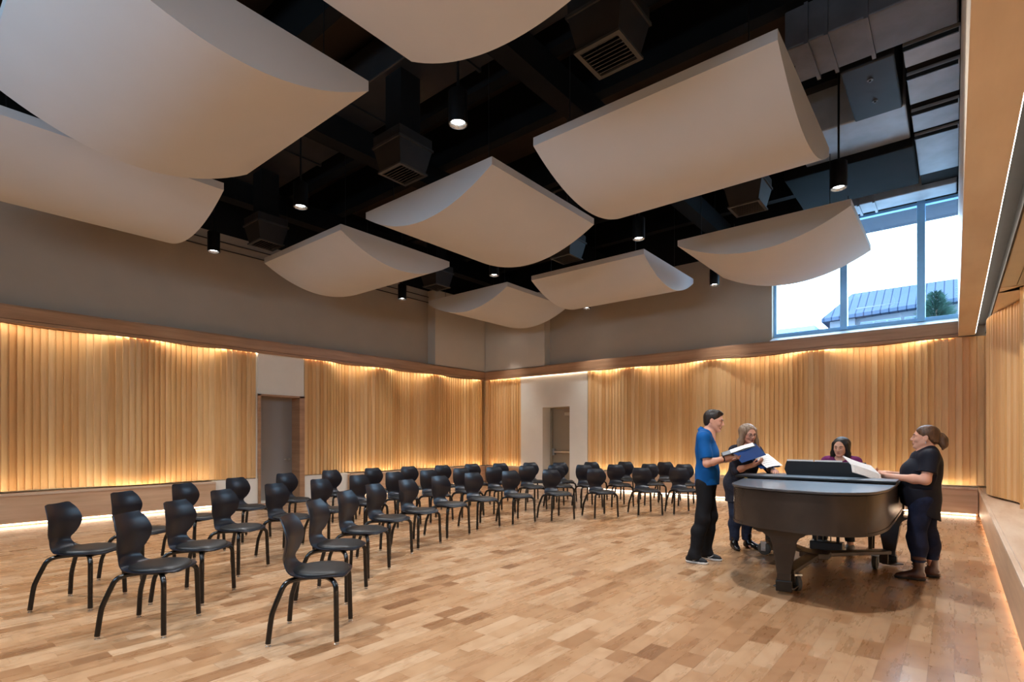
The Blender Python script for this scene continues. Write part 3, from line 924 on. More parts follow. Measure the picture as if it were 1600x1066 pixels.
# hinge bracket at the treble side
b = MB(); b.box(xl + 0.07, xl + 0.10, ly - 0.40, ly - 0.36, RZ1 + 0.02, RZ1 + 0.05); b.build('lid_hinge', M['brass'], pn)
# keyboard end
b = MB(); b.box(-0.74, 0.72, 1.02, 1.42, RZ0, RZ0 + 0.10); b.build('keybed', M['piano'], pn, bevel=0.006)
for x0, x1 in ((-0.75, -0.67), (0.655, 0.735)):
    b = MB(); b.prism([(1.04, RZ0), (1.43, RZ0), (1.43, RZ0 + 0.17), (1.30, RZ0 + 0.20), (1.12, RZ1 - 0.01), (1.04, RZ1)], x0, x1, 'x'); b.build('keyblock_arm', M['piano'], pn, bevel=0.006)
b = MB(); b.box(-0.67, 0.655, 1.06, 1.09, RZ0 + 0.10, RZ0 + 0.30); b.build('fallboard', M['piano_black'], pn, bevel=0.004)
b = MB()
for k in range(52):
    x = -0.665 + k * 0.02535
    b.box(x, x + 0.0243, 1.10, 1.25, RZ0 + 0.10, RZ0 + 0.125)
tag(b.build('white_keys', M['ivory'], pn), 'row of white keys')
b = MB()
for k in range(51):
    if k % 7 in (1, 4):
        continue
    x = -0.665 + (k + 1) * 0.02535
    b.box(x - 0.006, x + 0.006, 1.10, 1.195, RZ0 + 0.125, RZ0 + 0.137)
tag(b.build('black_keys', M['piano_black'], pn), 'row of black keys')
# music desk
b = MB(); b.prism([(-0.33, 0.985), (0.46, 0.985), (0.46, 1.06), (0.435, 1.155), (-0.335, 1.155), (-0.35, 1.11), (-0.36, 1.06)], 0.50, 0.52, 'y'); b.build('music_desk', M['piano_black'], pn, bevel=0.004)
b = MB(); b.box(-0.53, 0.5, 0.50, 0.62, RZ1 + 0.024, RZ1 + 0.034); b.build('desk_ledge', M['piano_black'], pn)
# legs: flat brackets flowing into tapered square legs
def piano_leg(x, y, w=0.36):
    b = MB()
    prof = [(0.055, 0.065), (0.058, 0.10), (0.056, 0.19), (0.098, 0.47), (0.108, 0.50), (0.125, 0.525), (0.16, 0.545), (0.175, 0.56), (w * 0.55, 0.566), (w * 0.62, 0.585), (w * 0.66, RZ0)]
    n = len(prof)
    for i in range(n - 1):
        (a0, z0), (a1, z1) = prof[i], prof[i + 1]
        d0 = min(a0, 0.10); d1 = min(a1, 0.10)
        b.add([(-a0, -d0, z0), (a0, -d0, z0), (a0, d0, z0), (-a0, d0, z0), (-a1, -d1, z1), (a1, -d1, z1), (a1, d1, z1), (-a1, d1, z1)],
              [(0, 1, 5, 4), (1, 2, 6, 5), (2, 3, 7, 6), (3, 0, 4, 7)] + ([(3, 2, 1, 0)] if i == 0 else []) + ([(4, 5, 6, 7)] if i == n - 2 else []))
    o = b.build('leg', M['piano'], pn)
    o.location = (x - PX, y - PY, 0)
    me = o.data
    bm = bmesh.new(); bm.from_mesh(me); bmesh.ops.remove_doubles(bm, verts=bm.verts, dist=1e-5); bm.to_mesh(me); bm.free()
    bv = o.modifiers.new('bevel', 'BEVEL'); bv.width = 0.006; bv.segments = 2; bv.limit_method = 'ANGLE'
    b = MB(); b.box(-0.068, 0.068, -0.068, 0.068, 0.03, 0.13); f = b.build('ferrule', M['piano_black'], o, bevel=0.008)
    return o
lg = piano_leg(-1.20, 5.36, 0.40); lg.rotation_euler = (0, 0, math.radians(12))
for x in (-0.55, -1.76):
    piano_leg(x, 7.22, 0.2)
# lyre with pedals
b = MB()
b.box(-0.13, -0.10, 0.92, 0.96, 0.20, RZ0); b.box(0.10, 0.13, 0.92, 0.96, 0.20, RZ0)
for x in (-0.04, 0.0, 0.04):
    b.tube([(x, 0.95, 0.2), (x, 0.95, RZ0)], 0.006, 8)
b.build('lyre_posts', M['piano_black'], pn)
b = MB(); b.box(-0.17, 0.17, 0.88, 1.02, 0.10, 0.20); b.build('lyre_box', M['piano_black'], pn, bevel=0.01)
for x in (-0.07, 0.0, 0.07):
    b = MB(); b.box(x - 0.018, x + 0.018, 1.02, 1.16, 0.12, 0.132); b.build('pedal', M['brass'], pn, bevel=0.005)

# dolly: three arms from a hub, each ending in a caster beside a leg
dl = empty('piano_dolly', (-1.14, 6.45, 0)); tag(dl, 'brown steel three armed dolly carrying the grand piano', 'dolly')
DX, DY = -1.14, 6.45
b = MB(); b.prism([(0.16 * math.cos(PI / 6 + k * PI / 3), 0.16 * math.sin(PI / 6 + k * PI / 3)) for k in range(6)], 0.155, 0.215); b.build('hub', M['dolly'], dl, bevel=0.008)
for tx, ty, cxx, cyy in ((-1.19, 5.42, -1.13, 5.52), (-0.55, 7.10, -0.66, 6.98), (-1.76, 7.10, -1.78, 6.98)):
    v = Vector((tx - DX, ty - DY, 0)); L = v.length; v.normalize()
    ang = math.atan2(v.y, v.x)
    R = Matrix.Rotation(ang, 4, 'Z')
    b = MB(); b.box(0.12, L - 0.02, -0.06, 0.06, 0.165, 0.205, R); b.box(L - 0.06, L + 0.10, -0.09, 0.09, 0.055, 0.067, R); b.box(L - 0.07, L - 0.055, -0.06, 0.06, 0.055, 0.2, R)
    b.build('arm', M['dolly'], dl, bevel=0.006)
    c = empty('caster', (cxx - DX, cyy - DY, 0), ang + 0.7, dl)
    b = MB(); b.lathe([(0.02, -0.024), (0.062, -0.024), (0.076, -0.015), (0.076, 0.015), (0.062, 0.024), (0.02, 0.024)], 26, Matrix.Translation((0, 0, 0.076)) @ Matrix.Rotation(PI / 2, 4, 'X'))
    b.build('wheel', M['rubber'], c, smooth=40)
    b = MB(); b.box(-0.024, 0.03, -0.032, -0.027, 0.05, 0.15); b.box(-0.024, 0.03, 0.027, 0.032, 0.05, 0.15); b.box(-0.034, 0.04, -0.036, 0.036, 0.145, 0.164); b.tube([(0, -0.036, 0.076), (0, 0.036, 0.076)], 0.014, 10)
    b.build('fork', M['steel'], c, bevel=0.003)

# bench for the player
pb = empty('piano_bench', (-1.12, 8.16, 0)); tag(pb, 'black piano bench under the player', 'bench')
b = MB(); b.box(-0.36, 0.36, -0.17, 0.17, 0.43, 0.50); b.build('seat', M['pad'], pb, bevel=0.02)
b = MB(); b.box(-0.34, 0.34, -0.155, 0.155, 0.37, 0.43); b.build('apron', M['piano_black'], pb, bevel=0.004)
for x in (-0.31, 0.31):
    for y in (-0.13, 0.13):
        b = MB(); b.add([(x - 0.018, y - 0.018, 0), (x + 0.018, y - 0.018, 0), (x + 0.018, y + 0.018, 0), (x - 0.018, y + 0.018, 0), (x - 0.028, y - 0.025, 0.37), (x + 0.028, y - 0.025, 0.37), (x + 0.028, y + 0.025, 0.37), (x - 0.028, y + 0.025, 0.37)],
                        [(3, 2, 1, 0), (4, 5, 6, 7), (0, 1, 5, 4), (1, 2, 6, 5), (2, 3, 7, 6), (3, 0, 4, 7)]); b.build('leg', M['piano_black'], pb)

def sheet(name, label, cat, w, h, mats, loc, M3, bend=0.0, thick=0.0012, group=None, parent=None):
    """a sheet of paper w x h lying in its local xy plane, softly bent"""
    n = 10
    top = [[(-w / 2 + w * i / n, -h / 2 + h * j / n, bend * math.sin(PI * i / n)) for j in range(n + 1)] for i in range(n + 1)]
    bot = [[(x, y, z - thick) for x, y, z in rw] for rw in top]
    b = MB(); b.grid(top); b.grid(bot)
    o = b.build(name, mats, parent, smooth=60, recalc=True)
    m = M3.to_4x4(); m.translation = loc
    o.matrix_local = m
    if label: tag(o, label, cat, group)
    return o
def frame3(xdir, ydir):
    x = Vector(xdir).normalized(); z = x.cross(Vector(ydir)).normalized(); y = z.cross(x)
    return Matrix((x, y, z)).transposed()
# scores on the music desk (leaning away from the player), tops just over the desk edge
for k, (x, lab) in enumerate(((-0.20, 'left sheet of music standing on the music desk'), (0.08, 'right sheet of music standing on the music desk'))):
    sheet('music_sheet', lab, 'sheet music', 0.27, 0.18, M['score'], Vector((PX + x, PY + 0.527, RZ1 + 0.127)), frame3((1, 0, 0), (0, -0.03, 1)), 0.004, group='sheet music on the piano')

# ------------------------------------------------------------------ people: bodies and clothes are grown from rounded bones
# and meshed as one continuous surface each (surface nets on a signed distance field)
class Field:
    def __init__(self, lo, hi, h):
        self.lo = np.array(lo, np.float32); self.h = h
        self.n = np.ceil((np.array(hi) - np.array(lo)) / h).astype(int) + 1
        self.D = np.full(self.n, 0.2, np.float32)
    def region(self, lo, hi):
        a = np.clip(np.floor((np.array(lo) - self.lo) / self.h).astype(int), 0, self.n - 1)
        b = np.clip(np.ceil((np.array(hi) - self.lo) / self.h).astype(int) + 1, 1, self.n)
        if np.any(b <= a):
            return None
        sl = tuple(slice(int(i), int(j)) for i, j in zip(a, b))
        ax = [self.lo[k] + self.h * np.arange(a[k], b[k], dtype=np.float32) for k in range(3)]
        return sl, ax[0][:, None, None], ax[1][None, :, None], ax[2][None, None, :]
    def blend(self, sl, d, k, op):
        D = self.D[sl]
        if op == 'add':
            hh = np.maximum(k - np.abs(D - d), 0) / k
            self.D[sl] = np.minimum(D, d) - hh * hh * k * 0.25
        elif op == 'cut':
            e = -d
            hh = np.maximum(k - np.abs(D - e), 0) / k
            self.D[sl] = np.maximum(D, e) + hh * hh * k * 0.25
    def bone(self, a, b, ra, rb, k=0.03, sc=(1, 1, 1), M3=None, op='add', mg=0.04):
        """tapered capsule; sc squashes it in the frame M3 (columns = local axes)"""
        a = np.array(a, float); b = np.array(b, float); sc = np.array(sc, float)
        r = max(ra, rb) * max(1.0, 1.0 / sc.min()) + mg
        R = self.region(np.minimum(a, b) - r, np.maximum(a, b) + r)
        if R is None: return
        sl, X, Y, Z = R
        if M3 is None: M3 = np.eye(3)
        c = (a + b) / 2
        X, Y, Z = X - c[0], Y - c[1], Z - c[2]
        P = [(X * M3[0, i] + Y * M3[1, i] + Z * M3[2, i]) * sc[i] for i in range(3)]
        A = (M3.T @ (a - c)) * sc; B = (M3.T @ (b - c)) * sc
        ba = B - A; L2 = max(float(ba @ ba), 1e-9)
        t = np.clip(((P[0] - A[0]) * ba[0] + (P[1] - A[1]) * ba[1] + (P[2] - A[2]) * ba[2]) / L2, 0, 1)
        d = np.sqrt((P[0] - A[0] - t * ba[0]) ** 2 + (P[1] - A[1] - t * ba[1]) ** 2 + (P[2] - A[2] - t * ba[2]) ** 2) - (ra + (rb - ra) * t)
        self.blend(sl, (d / sc.max()).astype(np.float32), k, op)
    def ball(self, c, rad, k=0.02, M3=None, op='add', mg=0.03):
        """ellipsoid with radii rad in frame M3"""
        c = np.array(c, float); rad = np.array(rad, float) if hasattr(rad, '__len__') else np.array([rad] * 3, float)
        r = rad.max() + mg
        R = self.region(c - r, c + r)
        if R is None: return
        sl, X, Y, Z = R
        if M3 is None: M3 = np.eye(3)
        X, Y, Z = X - c[0], Y - c[1], Z - c[2]
        P = [(X * M3[0, i] + Y * M3[1, i] + Z * M3[2, i]) for i in range(3)]
        k0 = np.sqrt(sum((P[i] / rad[i]) ** 2 for i in range(3)))
        k1 = np.sqrt(sum((P[i] / rad[i] ** 2) ** 2 for i in range(3))) + 1e-9
        d = np.where(k0 < 1e-3, -rad.min(), k0 * (k0 - 1.0) / k1)
        self.blend(sl, d.astype(np.float32), k, op)
    def plane(self, p, n, k=0.01):
        """keep the side the normal points away from"""
        n = np.array(n, float); n /= np.linalg.norm(n)
        sl, X, Y, Z = self.region(self.lo, self.lo + self.h * self.n)
        d = (X - p[0]) * n[0] + (Y - p[1]) * n[1] + (Z - p[2]) * n[2]
        self.D = np.maximum(self.D, d.astype(np.float32))
    def wrinkle(self, amp, f, ph=0.0):
        sl, X, Y, Z = self.region(self.lo, self.lo + self.h * self.n)
        wv = np.sin(f * Z + 3.0 * np.sin(f * 0.35 * X + ph) + 2.2 * np.sin(f * 0.3 * Y + 1.7 * ph)) * amp
        self.D = self.D + wv.astype(np.float32)
    def mesh(self, name, mats, parent, smooth_iter=0):
        D = self.D
        D[0], D[-1], D[:, 0], D[:, -1], D[:, :, 0], D[:, :, -1] = (np.maximum(a, 0.01) for a in (D[0], D[-1], D[:, 0], D[:, -1], D[:, :, 0], D[:, :, -1]))
        S = D < 0
        nx, ny, nz = (n - 1 for n in D.shape)
        cnt = np.zeros((nx, ny, nz), np.int8)
        for i in (0, 1):
            for j in (0, 1):
                for k in (0, 1):
                    cnt += S[i:nx + i, j:ny + j, k:nz + k]
        act = np.argwhere((cnt > 0) & (cnt < 8))
        idx = np.full((nx, ny, nz), -1, np.int64)
        idx[act[:, 0], act[:, 1], act[:, 2]] = np.arange(len(act))
        C = {}
        for i in (0, 1):
            for j in (0, 1):
                for k in (0, 1):
                    C[i, j, k] = D[act[:, 0] + i, act[:, 1] + j, act[:, 2] + k]
        acc = np.zeros((len(act), 3)); num = np.zeros(len(act))
        cs = list(C.keys())
        for u in cs:
            for ax in range(3):
                if u[ax] == 0:
                    v = list(u); v[ax] = 1; v = tuple(v)
                    a, b = C[u], C[v]
                    cr = (a < 0) != (b < 0)
                    t = np.where(cr, a / np.where(cr, a - b, 1), 0)
                    p = np.tile(np.array(u, float), (len(act), 1)); p[:, ax] = t
                    acc += p * cr[:, None]; num += cr
        V = self.lo + self.h * (act + acc / num[:, None])
        F = []
        for ax in range(3):
            o1, o2 = [(1, 2), (2, 0), (0, 1)][ax]
            sa = [slice(1, nx), slice(1, ny), slice(1, nz)]; sa[ax] = slice(0, (nx, ny, nz)[ax])
            sb = list(sa); sb[ax] = slice(1, (nx, ny, nz)[ax] + 1)
            A, B = S[tuple(sa)], S[tuple(sb)]
            e = np.argwhere(A != B)
            if len(e) == 0: continue
            inside = A[e[:, 0], e[:, 1], e[:, 2]]
            off = np.array([1, 1, 1]); off[ax] = 0
            c = e + off
            d1 = np.zeros(3, int); d1[o1] = 1
            d2 = np.zeros(3, int); d2[o2] = 1
            g = lambda q: idx[q[:, 0], q[:, 1], q[:, 2]]
            q = np.stack([g(c - d1 - d2), g(c - d2), g(c), g(c - d1)], 1)
            q[~inside] = q[~inside][:, ::-1]
            F.append(q)
        F = np.concatenate(F)
        F = F[(F >= 0).all(1)]
        me = bpy.data.meshes.new(name)
        me.vertices.add(len(V)); me.vertices.foreach_set('co', V.astype(np.float32).ravel())
        me.loops.add(len(F) * 4); me.loops.foreach_set('vertex_index', F.astype(np.int32).ravel())
        me.polygons.add(len(F)); me.polygons.foreach_set('loop_start', np.arange(0, len(F) * 4, 4, dtype=np.int32))
        me.update(calc_edges=True)
        me.materials.append(mats)
        me.shade_smooth()
        o = bpy.data.objects.new(name, me); COL.objects.link(o)
        if parent is not None: o.parent = parent
        return o

def nrm(v):
    v = np.array(v, float); return v / np.linalg.norm(v)
def rot(yaw, pitch, roll=0.0):
    """head frame: x forward, y left, z up; pitch > 0 looks down"""
    y, p, r = (math.radians(a) for a in (yaw, pitch, roll))
    Rz = np.array([[math.cos(y), -math.sin(y), 0], [math.sin(y), math.cos(y), 0], [0, 0, 1]])
    Ry = np.array([[math.cos(p), 0, math.sin(p)], [0, 1, 0], [-math.sin(p), 0, math.cos(p)]])
    Rx = np.array([[1, 0, 0], [0, math.cos(r), -math.sin(r)], [0, math.sin(r), math.cos(r)]])
    return Rz @ Ry @ Rx

def head(F, c, R, s=1.0, jaw=1.0, mouth=0.0, grow=0.0):
    """a face on a skull: c = middle of the head, R = frame"""
    P = lambda x, y, z: np.array(c) + R @ (np.array([x, y, z]) * s)
    g = grow
    F.ball(P(-0.018, 0, 0.030), np.array([0.098, 0.077, 0.088]) * s + g, 0.02, R)
    F.ball(P(0.022, 0, -0.025), np.array([0.070, 0.064, 0.085]) * s + g, 0.03, R)
    for q in (-1, 1):
        F.bone(P(-0.01, q * 0.052, -0.045), P(0.055, q * 0.020, -0.095), 0.020 * s * jaw, 0.016 * s * jaw, 0.03)      # jaw line
        F.ball(P(0.060, q * 0.036, -0.025), 0.022 * s, 0.02)                                                           # cheek bone
        F.bone(P(0.080, q * 0.012, 0.022), P(0.066, q * 0.046, 0.022), 0.011 * s, 0.010 * s, 0.012)                     # brow
        F.ball(P(0.094, q * 0.031, 0.000), np.array([0.016, 0.017, 0.011]) * s, 0.012, R, 'cut')                        # eye socket
        F.ball(P(0.075, q * 0.031, 0.000), 0.0125 * s, 0.004)                                                           # eyelid
        E = R @ rot(q * -18, 0)
        F.ball(P(-0.012, q * 0.079, -0.006), np.array([0.021, 0.008, 0.032]) * s, 0.006, E)                             # ear
        F.ball(P(-0.006, q * 0.088, -0.004), np.array([0.011, 0.006, 0.020]) * s, 0.006, E, 'cut')
        F.ball(P(0.096, q * 0.011, -0.032), 0.0075 * s, 0.006)                                                          # nostril wing
    F.bone(P(0.086, 0, 0.010), P(0.106, 0, -0.026), 0.009 * s, 0.0115 * s, 0.010)                                        # nose
    F.ball(P(0.070, 0, -0.100), np.array([0.021, 0.024, 0.017]) * s, 0.022, R)                                           # chin
    F.bone(P(0.086, -0.018, -0.056), P(0.086, 0.018, -0.056), 0.0075 * s, 0.0075 * s, 0.010)                             # lips
    F.bone(P(0.084, -0.014, -0.068), P(0.084, 0.014, -0.068), 0.0075 * s, 0.0075 * s, 0.010)
    if mouth:
        F.ball(P(0.096, 0, -0.063), np.array([0.016, 0.015, 0.006 * mouth]) * s, 0.004, R, 'cut')
    return P

def hand(F, w, d, n, side, s=1.0, curl=0.5, spread=0.06, thumb_in=0.5):
    """palm and five separate fingers; w wrist, d towards the fingers, n out of the palm, side: +1 thumb on d x n side"""
    d = nrm(d); n = nrm(np.array(n, float) - d * np.dot(n, d)); t = np.cross(d, n) * side
    W = np.array(w, float)
    lens = [0.072, 0.080, 0.075, 0.058]
    for i in range(4):
        y = (1.5 - i) * 0.0195 * s
        k0 = W + d * 0.012 * s + t * y * 0.6
        k1 = W + d * (0.092 - 0.004 * abs(i - 1)) * s + t * y
        F.bone(k0, k1, 0.0135 * s, 0.0115 * s, 0.014)
        fd = nrm(d + t * (1.5 - i) * spread)
        L = lens[i] * s
        c1 = curl * 0.75
        a = nrm(fd * math.cos(c1) + n * math.sin(c1)); p1 = k1 + a * L * 0.48
        a2 = nrm(fd * math.cos(c1 * 2.1) + n * math.sin(c1 * 2.1)); p2 = p1 + a2 * L * 0.32
        a3 = nrm(fd * math.cos(c1 * 2.9) + n * math.sin(c1 * 2.9)); p3 = p2 + a3 * L * 0.22
        r0 = (0.0092 if i < 3 else 0.008) * s
        F.bone(k1, p1, r0 * 1.05, r0, 0.004); F.bone(p1, p2, r0, r0 * 0.92, 0.003); F.bone(p2, p3, r0 * 0.92, r0 * 0.8, 0.003)
    b0 = W + d * 0.022 * s + t * 0.026 * s + n * 0.006 * s
    b1 = b0 + nrm(d * 0.75 + t * 0.75 + n * 0.45 * thumb_in) * 0.040 * s
    b2 = b1 + nrm(d * 0.95 + t * 0.25 + n * 0.7 * thumb_in) * 0.030 * s
    b3 = b2 + nrm(d * 1.0 - t * 0.05 + n * 0.7 * thumb_in) * 0.024 * s
    F.bone(b0, b1, 0.0145 * s, 0.0115 * s, 0.012); F.bone(b1, b2, 0.0108 * s, 0.0098 * s, 0.004); F.bone(b2, b3, 0.0098 * s, 0.0082 * s, 0.003)
    # heel of the hand blends into the wrist
    F.bone(W - d * 0.02 * s, W + d * 0.03 * s, 0.0265 * s, 0.030 * s, 0.02, (1, 1, 1.0))

def arm_bones(F, sh, el, wr, r=(0.047, 0.038, 0.027), g=0.0, upper=True, lower=True, k=0.03):
    if upper:
        F.bone(sh, el, r[0] + g, r[1] + g, k)
    if lower:
        m = np.array(el) * 0.65 + np.array(wr) * 0.35
        F.bone(el, m, r[1] * 0.97 + g, r[1] * 1.02 + g, k); F.bone(m, wr, r[1] * 1.02 + g, r[2] + g, k)

def leg_bones(F, hip, kn, an, r=(0.082, 0.055, 0.037), g=0.0, k=0.04, calf=1.0):
    F.bone(hip, kn, r[0] + g, r[1] + g, k)
    m = np.array(kn) * 0.68 + np.array(an) * 0.32 + np.array([-0.012, 0, 0])
    F.bone(kn, m, r[1] + g, r[1] * 1.02 * calf + g, k); F.bone(m, an, r[1] * 1.0 * calf + g, r[2] + g, k)

def skin(name, c):
    t = NT(name)
    co = t.coords()
    f = t.noise(co, 14, 3)
    t.set(t.mix('MIX', f, tuple(v * 0.93 for v in c[:3]) + (1,), tuple(min(1, v * 1.06) for v in c[:3]) + (1,)), 0.48, 0, 0.4)
    t.bsdf.inputs['Subsurface Weight'].default_value = 0.12
    t.bsdf.inputs['Subsurface Radius'].default_value = (0.012, 0.005, 0.003)
    return t.m
def cloth(name, c, rough=0.8, scale=10, amt=0.12, bump=0.15, bscale=70):
    return mottled(name, c, rough, amt=amt, scale=scale, spec=0.25, bump=bump, bscale=bscale)
def hairmat(name, c, c2):
    t = NT(name)
    g = t.noise(t.mapping(t.coords(), (60, 60, 7)), 1.0, 4)
    t.set(t.ramp(g, [(0.3, c), (0.7, c2)]), 0.42, 0, 0.45)
    t.bump(g, 0.8, 0.01)
    return t.m
M['eye_white'] = mottled('eye_white', srgb(225, 218, 212), 0.25, amt=0.02)
M['iris'] = mottled('dark_iris', srgb(36, 24, 18), 0.15, amt=0.1)
M['shoe_sole'] = mottled('white_sole', srgb(220, 220, 216), 0.5, amt=0.04)

def face_parts(p, P, R, s, brow, lip, glasses=None, half=0.5, lidmat=None):
    for q in (-1, 1):
        b = MB()
        Rm = Matrix([list(r) for r in R]).to_4x4()
        c = Vector(P(0.0785, q * 0.031, 0.0))
        b.lathe([(0.0115 * s * math.sin(PI * k / 10), -0.0115 * s * math.cos(PI * k / 10)) for k in range(11)], 14, Matrix.Translation(c))
        e = b.build('eye', M['eye_white'], p, smooth=80)
        b = MB(); b.lathe([(0.0124 * s * math.cos(a), 0.0124 * s * math.sin(a)) for a in [0.02 + (PI / 2 - 0.02) * k / 8 for k in range(9)]], 16, Matrix.Translation(Vector(P(0.0783, q * 0.031, -0.0005))) @ Rm @ Matrix.Rotation(math.radians(36), 4, 'Y'))
        b.build('eyelid', lidmat, e, smooth=80)
        b = MB(); b.lathe([(0.0, 0.0012 * s), (0.004 * s, 0.0008 * s), (0.0052 * s, -0.0006 * s), (0.0, -0.002 * s)], 14, Matrix.Translation(Vector(P(0.0895, q * 0.0295, -0.001))) @ Rm @ Matrix.Rotation(PI / 2, 4, 'Y'))
        b.build('iris', M['iris'], e, smooth=60)
        # upper lid line and brow
        b = MB(); b.tube([P(0.0835, q * 0.018, 0.0045), P(0.0895, q * 0.028, 0.0085), P(0.086, q * 0.038, 0.0075), P(0.079, q * 0.045, 0.002)], [0.0014 * s, 0.0022 * s, 0.0022 * s, 0.0014 * s], 6); b.build('lashes', M['iris'], p, smooth=60)
        b = MB(); b.tube([P(0.0905, q * 0.014, 0.0215), P(0.0895, q * 0.026, 0.0275), P(0.0805, q * 0.040, 0.0270), P(0.069, q * 0.052, 0.0205)], [0.003 * s, 0.0040 * s, 0.0034 * s, 0.0016 * s], 7); b.build('eyebrow', brow, p, smooth=60)
    b = MB()
    b.tube([P(0.0835, -0.023, -0.060), P(0.0925, -0.010, -0.0555), P(0.0945, 0, -0.0575), P(0.0925, 0.010, -0.0555), P(0.0835, 0.023, -0.060)], [0.0022 * s, 0.0048 * s, 0.0046 * s, 0.0048 * s, 0.0022 * s], 8)
    b.tube([P(0.0835, -0.022, -0.0625 - 0.004 * half), P(0.0910, -0.010, -0.0685 - 0.006 * half), P(0.0920, 0, -0.0695 - 0.006 * half), P(0.0910, 0.010, -0.0685 - 0.006 * half), P(0.0835, 0.022, -0.0625 - 0.004 * half)], [0.002 * s, 0.0048 * s, 0.0054 * s, 0.0048 * s, 0.002 * s], 8)
    b.build('lips', lip, p, smooth=60)
    if half > 0.4:
        b = MB(); b.tube([P(0.0850, -0.015, -0.0635), P(0.0885, 0, -0.0635), P(0.0850, 0.015, -0.0635)], [0.001, 0.0045 * s, 0.001], 8); b.build('mouth_opening', M['iris'], p, smooth=60)
    if glasses is not None:
        b = MB()
        for q in (-1, 1):
            ring = [P(0.1005 - 0.004 * abs(math.cos(a)), q * 0.032 + 0.021 * math.cos(a) * 1.0, -0.004 + 0.015 * math.sin(a)) for a in [2 * PI * k / 20 for k in range(21)]]
            b.tube(ring, 0.0016 * s, 6, caps=False)
            b.tube([P(0.098, q * 0.053, 0.0), P(0.05, q * 0.076, 0.006), P(-0.015, q * 0.082, 0.008)], 0.0016 * s, 6)
        b.tube([P(0.102, -0.011, 0.0), P(0.104, 0, 0.003), P(0.102, 0.011, 0.0)], 0.0016 * s, 6)
        b.build('glasses', glasses, p, smooth=60)

def shoe(p, name, toe, heel, mat, sole=None, h=0.075, w=0.042, collar=None, r=0.05):
    """foot-shaped shoe from heel to toe points on the floor"""
    t = np.array(toe, float); hl = np.array(heel, float); d = nrm(t - hl); L = np.linalg.norm(t - hl)
    lo = np.minimum(t, hl) - 0.09; hi = np.maximum(t, hl) + 0.09; lo[2] = -0.02; hi[2] = (collar or h) + 0.06
    F = Field(lo, hi, 0.0045)
    up = np.array([0, 0, 1.0])
    F.bone(hl + d * 0.04 + up * 0.042, hl + d * 0.08 + up * 0.042, 0.036, 0.038, 0.02)
    F.bone(hl + d * 0.09 + up * (0.052 if not collar else 0.065), t - d * 0.075 + up * 0.026, 0.042, w * 0.92, 0.03)
    F.bone(t - d * 0.075 + up * 0.024, t - d * 0.040 + up * 0.022, w, w * 0.84, 0.02)
    F.bone(hl + d * 0.055 + up * 0.05, hl + d * 0.065 + up * (collar or h), 0.040, r if collar else 0.040, 0.03)
    F.plane((0, 0, (collar or h) + 0.02), (0, 0, 1)); F.plane((0, 0, 0.0), (0, 0, -1))
    o = F.mesh(name, mat, p)
    if sole is not None:
        F = Field(lo, hi, 0.0045)
        F.bone(hl + d * 0.04 + up * 0.03, hl + d * 0.08 + up * 0.03, 0.041, 0.042, 0.02)
        F.bone(hl + d * 0.08 + up * 0.03, t - d * 0.06 + up * 0.025, 0.042, w * 0.98, 0.03)
        F.bone(t - d * 0.075 + up * 0.024, t - d * 0.036 + up * 0.022, w * 1.05, w * 0.9, 0.02)
        F.plane((0, 0, 0.026), (0, 0, 1)); F.plane((0, 0, 0.0), (0, 0, -1))
        F.mesh('sole', sole, o)
    return o

A_ = np.array
FDIR = 39.525
def person(x, y, face):
    return empty('person', (x, y, 0), math.radians(face))

